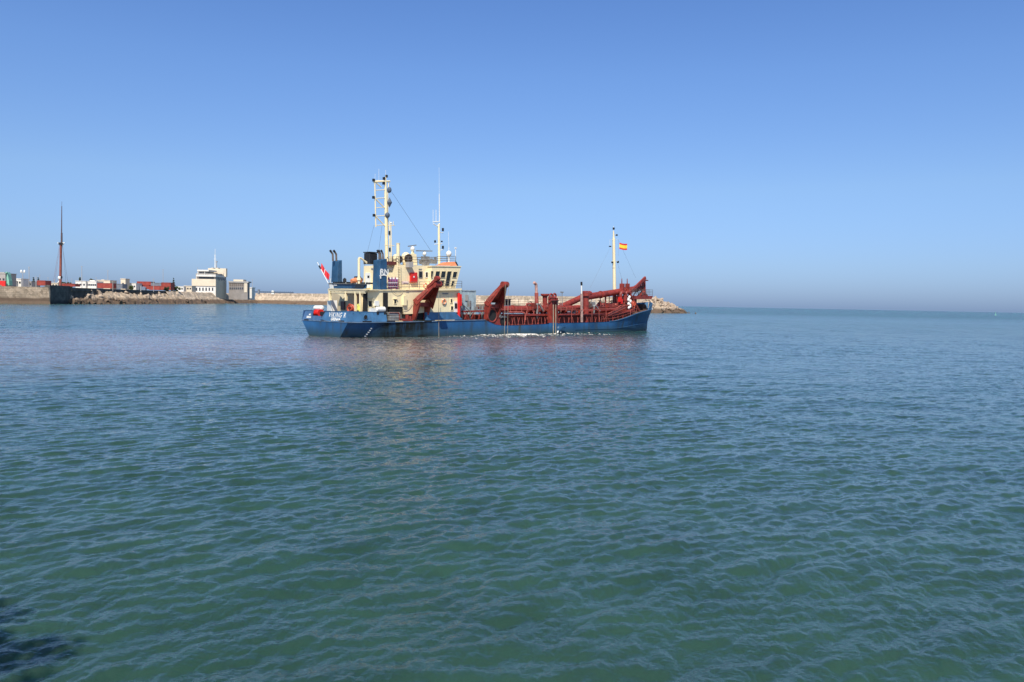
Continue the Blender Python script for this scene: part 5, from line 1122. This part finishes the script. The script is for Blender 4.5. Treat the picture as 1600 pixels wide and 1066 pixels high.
# containers
def container(x0,x1,y0,y1,D,m,label,dep=2.6,nm='shipping_container'):
    e=btag((x0+x1)/2,D,nm,label,'container'); e['group']='containers stored behind the sea wall'
    a=at(x0,y1,D); b=at(x1,y0,D); o=MB().box((a[0],D,float(a[2])),(b[0],D+6,float(b[2]))).build('container_body',m); par(o,e)
    mb=MB()
    for x in np.arange(a[0]+.3,b[0]-.2,.9): mb.box((x,D-.12,float(a[2])+.2),(x+.4,D,float(b[2])-.2))
    par(mb.build('corrugation',m),e); mb=MB()
    for x in (a[0],b[0]-.25): mb.box((x,D-.2,float(a[2])),(x+.25,D,float(b[2])))
    mb.box((a[0],D-.2,float(b[2])-.2),(b[0],D,float(b[2])+.05)); par(mb.build('corner_frame',m),e); return e
container(214,236,440.3,445.4,560,M_cred,'red container on top of the pair left of the long red stack')
container(212,233,445.5,451.5,558,M_cred,'red container at ground level left of the long red stack')
container(236,252,442.2,447.0,556,M_cgrey,'grey container on top at the left end of the long stack')
container(252.3,267,441.8,447.0,556,M_cred,'bright red container on top at the right end of the stack near the conifer')
container(233.2,250,447.2,453,555,M_cred,'lower red container left of centre in the long stack')
container(250.3,267,447.2,453,555,M_cred,'lower red container at the stack end nearest the conifer')
container(58,71,438.6,446,470,M_cred,'short bright red container behind the quay wall left of the tall mast')
container(97,117,443.6,447.5,480,M_cred,'long low red container just right of the tall mast foot')
container(152,175.5,442.8,450.2,500,M_cred,'dark red container between the white houses and the grey container')
container(176,191.5,443.8,451,505,M_cgrey,'blue grey container left of the cream tower')
# houses
def house(x0,x1,y0,y1,D,m,label,dep=9,wins=3,roofm=None,step=None):
    e=btag((x0+x1)/2,D,'house',label); a=at(x0,y1,D); b=at(x1,y0,D); par(MB().box((a[0],D,GZ-.3),(b[0],D+dep,float(b[2]))).build('wall',m),e)
    par(MB().box((a[0]-.2,D-.25,float(b[2])),(b[0]+.2,D+dep+.2,float(b[2])+.35)).build('roof',roofm or m),e)
    w=(b[0]-a[0]); h=float(b[2])-GZ
    for k in range(wins):
        cx=a[0]+w*(k+.5)/wins; par(MB().box((cx-.55,D-.06,GZ+h*.55),(cx+.55,D+.05,GZ+h*.55+1.2)).build('window',M_bwin),e)
    if step: 
        a=at(step[0],y0,D+1); b=at(step[1],step[2],D+1); par(MB().box((a[0],D+1,float(a[2])),(b[0],D+5,float(b[2]))).build('roof_room',m),e)
    return e
house(-14,8.3,428,446,455,M_plg,'tall grey block at the far left edge with a red base',10,4,step=(-6,7,425.5))
a=at(-14,446,454); b=at(8.2,439,454); tag(MB().box((a[0],454,GZ),(b[0],454.7,float(b[2]))).build('red_screen',M_sred),'red screen wall in front of the grey block at the left edge','wall')
mb=MB(); mb.prism([at(9,446,456),at(14.5,446,456),at(14,439,456),at(12,429,456),at(10.6,425.5,456),at(9,428,456)],(0,3,0)); mb.beam(at(8,428,455.5),at(11,425,455.5),.5,.5); tag(mb.build('green_hopper',M_cgreen),'pale green tapering hopper beside the grey block at the left edge','hopper')
house(10,24,439.5,446,470,M_plw,'low white house right of the green hopper',8,3); house(24.5,33.2,436.3,446,472,M_plw,'taller white house with two upper windows right of the low white house',8,2)
house(37,49,440.5,446,480,M_plg,'low grey house between the lamp posts and the poles',8,3)
house(72,90,443,447,500,M_plast,'low beige house left of the tall mast foot',8,4)
house(118,134,440,448,520,M_plw,'white house under the lamp post right of the tall mast',9,3); house(134.5,150.5,440.5,449,522,M_plw,'white flat roofed house right of its twin',9,5,step=(140,148,438))
house(151,172,438.8,449,545,M_plast,'beige house rising behind the dark red container',9,5,step=(158,163,437.2))
house(188.5,196,436.3,452,540,M_plast,'narrow cream tower left of the red containers',6,1,step=(190,193,435.3)); house(193,212.5,443.4,452,548,M_plw,'long white shed right of the cream tower',9,4)
house(277,287,448.2,456,600,M_plw,'low white shed right of the conifer',8,2); house(287.5,299.5,447.5,456,604,M_plast,'low cream shed left of the port control building',8,3)
# blue parked van by the containers
mb=MB(); a=at(218.5,452,553); b=at(227,448,553); mb.prism([(a[0],553,GZ+1.2),(b[0],553,GZ+1.2),(b[0],553,float(b[2])-.8),(b[0]-1.0,553,float(b[2])),(a[0]+.3,553,float(b[2]))],(0,2,0)); tag(mb.build('parked_van',mat('blue_grey_van',(.16,.21,.30),.4)),'blue grey van parked before the red containers','van')
# lamp posts and poles
def lamp(x,y0,y1,D,label,double=False,r=.14):
    e=btag(x,D,'lamp_post',label,'lamp post'); e['group']='lamp posts on the port land'
    a=at(x,y1,D); p=at(x+(446-y1)*0,446,D); mb=MB(); mb.tube((a[0],D,GZ),(a[0],D,float(a[2])),r*1.3,r,8); par(mb.build('post',M_plg),e)
    mb=MB(); 
    if double: mb.ball((a[0]-.9,D,float(a[2])-.3),(.5,.4,.9),8,6); mb.ball((a[0]+.9,D,float(a[2])-.3),(.5,.4,.9),8,6)
    else: mb.cb((a[0],D,float(a[2])),(1.1,.35,.16))
    [par(o,e) for o in mb.each('lamp_head',M_white if double else M_plg)]; return e
lamp(35.6,0,423.5,440,'lamp post with twin white heads in front of the grey house',True); lamp(45.3,0,417.5,450,'taller single lamp post just right of the twin headed lamp post')
lamp(56.2,0,433,445,'short white pole among the cypress trees at the left'); lamp(127.8,0,416.5,480,'lamp post behind the white twin houses'); lamp(254.8,0,421.5,570,'tall lamp post rising above the red container stack')
lamp(176.3,0,440,470,'thin white pole beside the blue grey container'); lamp(168.5,0,423,600,'slender distant lamp post above the dark red container'); lamp(18,0,431,560,'distant lamp post above the low white house'); lamp(240,0,436,520,'short pole in front of the red container stack'); lamp(85,0,437,520,'thin pole between the beige house and the mast'); lamp(394.3,0,437,700,'slim white pole beside the kiosk')
lamp(220,0,447,470,'short white marker post on the rubble bank',False,.2)
for i,(x,y) in enumerate([(62,430),(75,434),(82,440),(105,438),(112,436),(150,434),(185,438)]): lamp(x,0,y,600+7*i,'thin distant pole '+['behind the red container','right of the short red container','near the beige house','right of the tall mast foot','left of the white twin houses','over the second white house','left of the cream tower'][i],r=.10)
# ---- tall brown mast
Dm=430
e=btag(94.2,Dm,'tall_mast','very tall brown wooden ship mast with white crosstree behind the quay corner','mast')
V_=lambda x,y:tuple(at(x,y,Dm))
mb=MB(); b0=at(94.2,446,Dm); mb.tube((b0[0],Dm,GZ),V_(95.3,379),.68,.55,12); par(mb.build('lower_mast',M_mastr),e)
mb=MB(); mb.tube(V_(96.3,383),V_(96.4,364),.50,.42,10); mb.tube(V_(96.2,366),V_(96.5,322),.30,.18,10); mb.tube(V_(96.5,322),V_(96.6,315),.07,n=5); par(mb.build('topmast',mat('dark_mast_wood',(.10,.06,.06),.5,var=.3)),e)
mb=MB(); mb.beam(V_(89.8,379.7),V_(101.5,379.3),.3,.35); mb.beam(V_(91,379.5),V_(93.5,384),.15,.15); mb.beam(V_(99.8,379.5),V_(97.3,384),.15,.15); par(mb.build('crosstree',M_white),e)
mb=MB(); mb.cb(V_(95.4,381),(1.9,1.6,1.2)); par(mb.build('mast_cap',M_black),e)
mb=MB(); mb.tube(V_(92,434.5),V_(95.7,434.5),1.0,1.0,12); mb.beam(V_(90.5,442),V_(93.5,438),.5,.4); par(mb.build('mast_collar',M_white),e)
mb=MB(); mb.cb(V_(95.6,433.2),(.9,.9,1.0)); par(mb.build('mast_block',M_black),e)
for k,(x1,y1,x2,y2) in enumerate([(93,382,83.5,440),(94,382,85.5,442),(98,384,103.5,446),(97.5,384,107,447)]): mb=MB(); mb.tube(V_(x1,y1),V_(x2,y2),.05,n=4); par(mb.build('stay',M_mastr if k<2 else M_wire),e)
# ---- trees
def leaf_crown(c,rx,rz,n,seed,cone=False,size=.5,clumps=7):
    r=np.random.default_rng(seed); mb=MB()
    cs=[(r.normal()*rx*.45,r.normal()*rx*.45,r.uniform(-.6,.8)*rz) for _ in range(clumps)]
    for k in range(n):
        if cone:
            t=r.random()**1.4; tier=round(t*7)/7; R=rx*(1-tier)*(.55+.45*r.random())+.1; a=r.uniform(0,6.28); p=(R*math.cos(a),R*math.sin(a),(tier*2-1)*rz+r.normal()*rz*.03-R*.12)
        else:
            q=cs[r.integers(clumps)]; v=r.normal(size=3); v/=np.linalg.norm(v); f=r.random()**.5*.5; p=(q[0]+v[0]*rx*f,q[1]+v[1]*rx*f,q[2]+v[2]*rz*f*.9)
        d=r.normal(size=3); d/=np.linalg.norm(d); u=np.cross(d,[.3,.2,.9]); u/=np.linalg.norm(u)+1e-6; w=np.cross(d,u); s=size*r.uniform(.5,1.2); P=np.array(c)+p
        mb.add([P+u*s,P+w*s*.6,P-u*s,P-w*s*.6],[(0,1,2,3)])
    return mb
def tree(x,ytop,ybot,wpx,D,label,seed,cone=False,name='tree',m=None):
    b=at(x,ytop,D); h=float(b[2])-GZ; rx=wpx/2*D/FPX; hb=h*.15 if not cone else h*.12
    e=empty(name,(b[0],D,GZ),0,label,'tree'); mb=MB(); mb.tube((0,0,-.2),(0,0,h*.7),.25,.08,7)
    for k in range(4): a=k*1.7; mb.tube((0,0,h*(.3+.08*k)),(rx*.5*math.cos(a),rx*.5*math.sin(a),h*(.5+.1*k)),.09,.03,5)
    mb.build('trunk',M_trunk,e); leaf_crown((0,0,(h+hb)/2),rx,(h-hb)/2,700,seed,cone,size=.55 if not cone else .5).build('crown',m or M_leaf,e); return e
M_leaf2=mat('foliage_light',(.09,.12,.04),.8,var=.4,scale=.8)
tree(271.3,435.3,452,7,575,'small dark layered conifer between the container stack and the white shed',1,True,'conifer')
tree(268.5,446,454,6,560,'bushy green tree at the foot of the conifer',2,m=M_leaf2); tree(275,447.5,455,7,565,'rounded green tree right of the conifer foot',3,m=M_leaf2); tree(260,449,455,6,552,'low dark bush before the red containers',12)
tree(52.5,434.5,446,4.5,520,'leftmost dark cypress behind the quay wall',4,True,'cypress'); tree(59.8,434.5,446,4.5,520,'dark cypress right of the short white pole',5,True,'cypress')
tree(124,434.5,447,5,560,'dark tree behind the left white twin house',6); tree(100,441,447,7,540,'low dark tree behind the red container by the mast',7); tree(108,441.5,447,7,542,'low dark tree right of the mast behind the red container',8); tree(140,437,447,8,570,'dark tree rising behind the right white twin house',9); tree(147,436.5,447,6,575,'dark tree at the right end of the white houses',10); tree(205,447,453,7,540,'green shrub in front of the long white shed',11,m=M_leaf2)
# ---- far green beacon
e=tag(empty('beacon_buoy',(0,0,0)),'tiny green beacon buoy near the horizon at the far right','buoy'); Db=1300; p=at(1555.5,490,Db); e.location=(p[0],Db,0)
MB().tube((0,0,-.5),(0,0,1.2),1.3,1.1,12).build('float_body',M_cgreen,e); mb=MB(); mb.tube((0,0,1.2),(0,0,5.0),.35,.2,8); mb.cb((0,0,5.2),(.8,.8,.7)); mb.build('tower',M_cgreen,e)

# ---- added out-of-view leaf crown, placed to shade the water at bottom left
e=tag(empty('tree',(-10.1,2.1,3.3)),'added out-of-view leafy shade caster darkening the water at the bottom left corner','tree')
mb=MB(); mb.tube((0,0,0),(.5,-.1,4.2),.2,.14,10)
for k in range(6): a=k*1.1; mb.tube((.5,-.1,3.6+.1*k),(1.2+1.3*math.cos(a),1.1*math.sin(a)-.3,6.4+.2*k),.08,.02,6)
mb.build('trunk',M_trunk,e); leaf_crown((1.0,-.3,6.7),2.1,1.4,3600,77,size=.16,clumps=15).build('crown',M_leaf2,e)
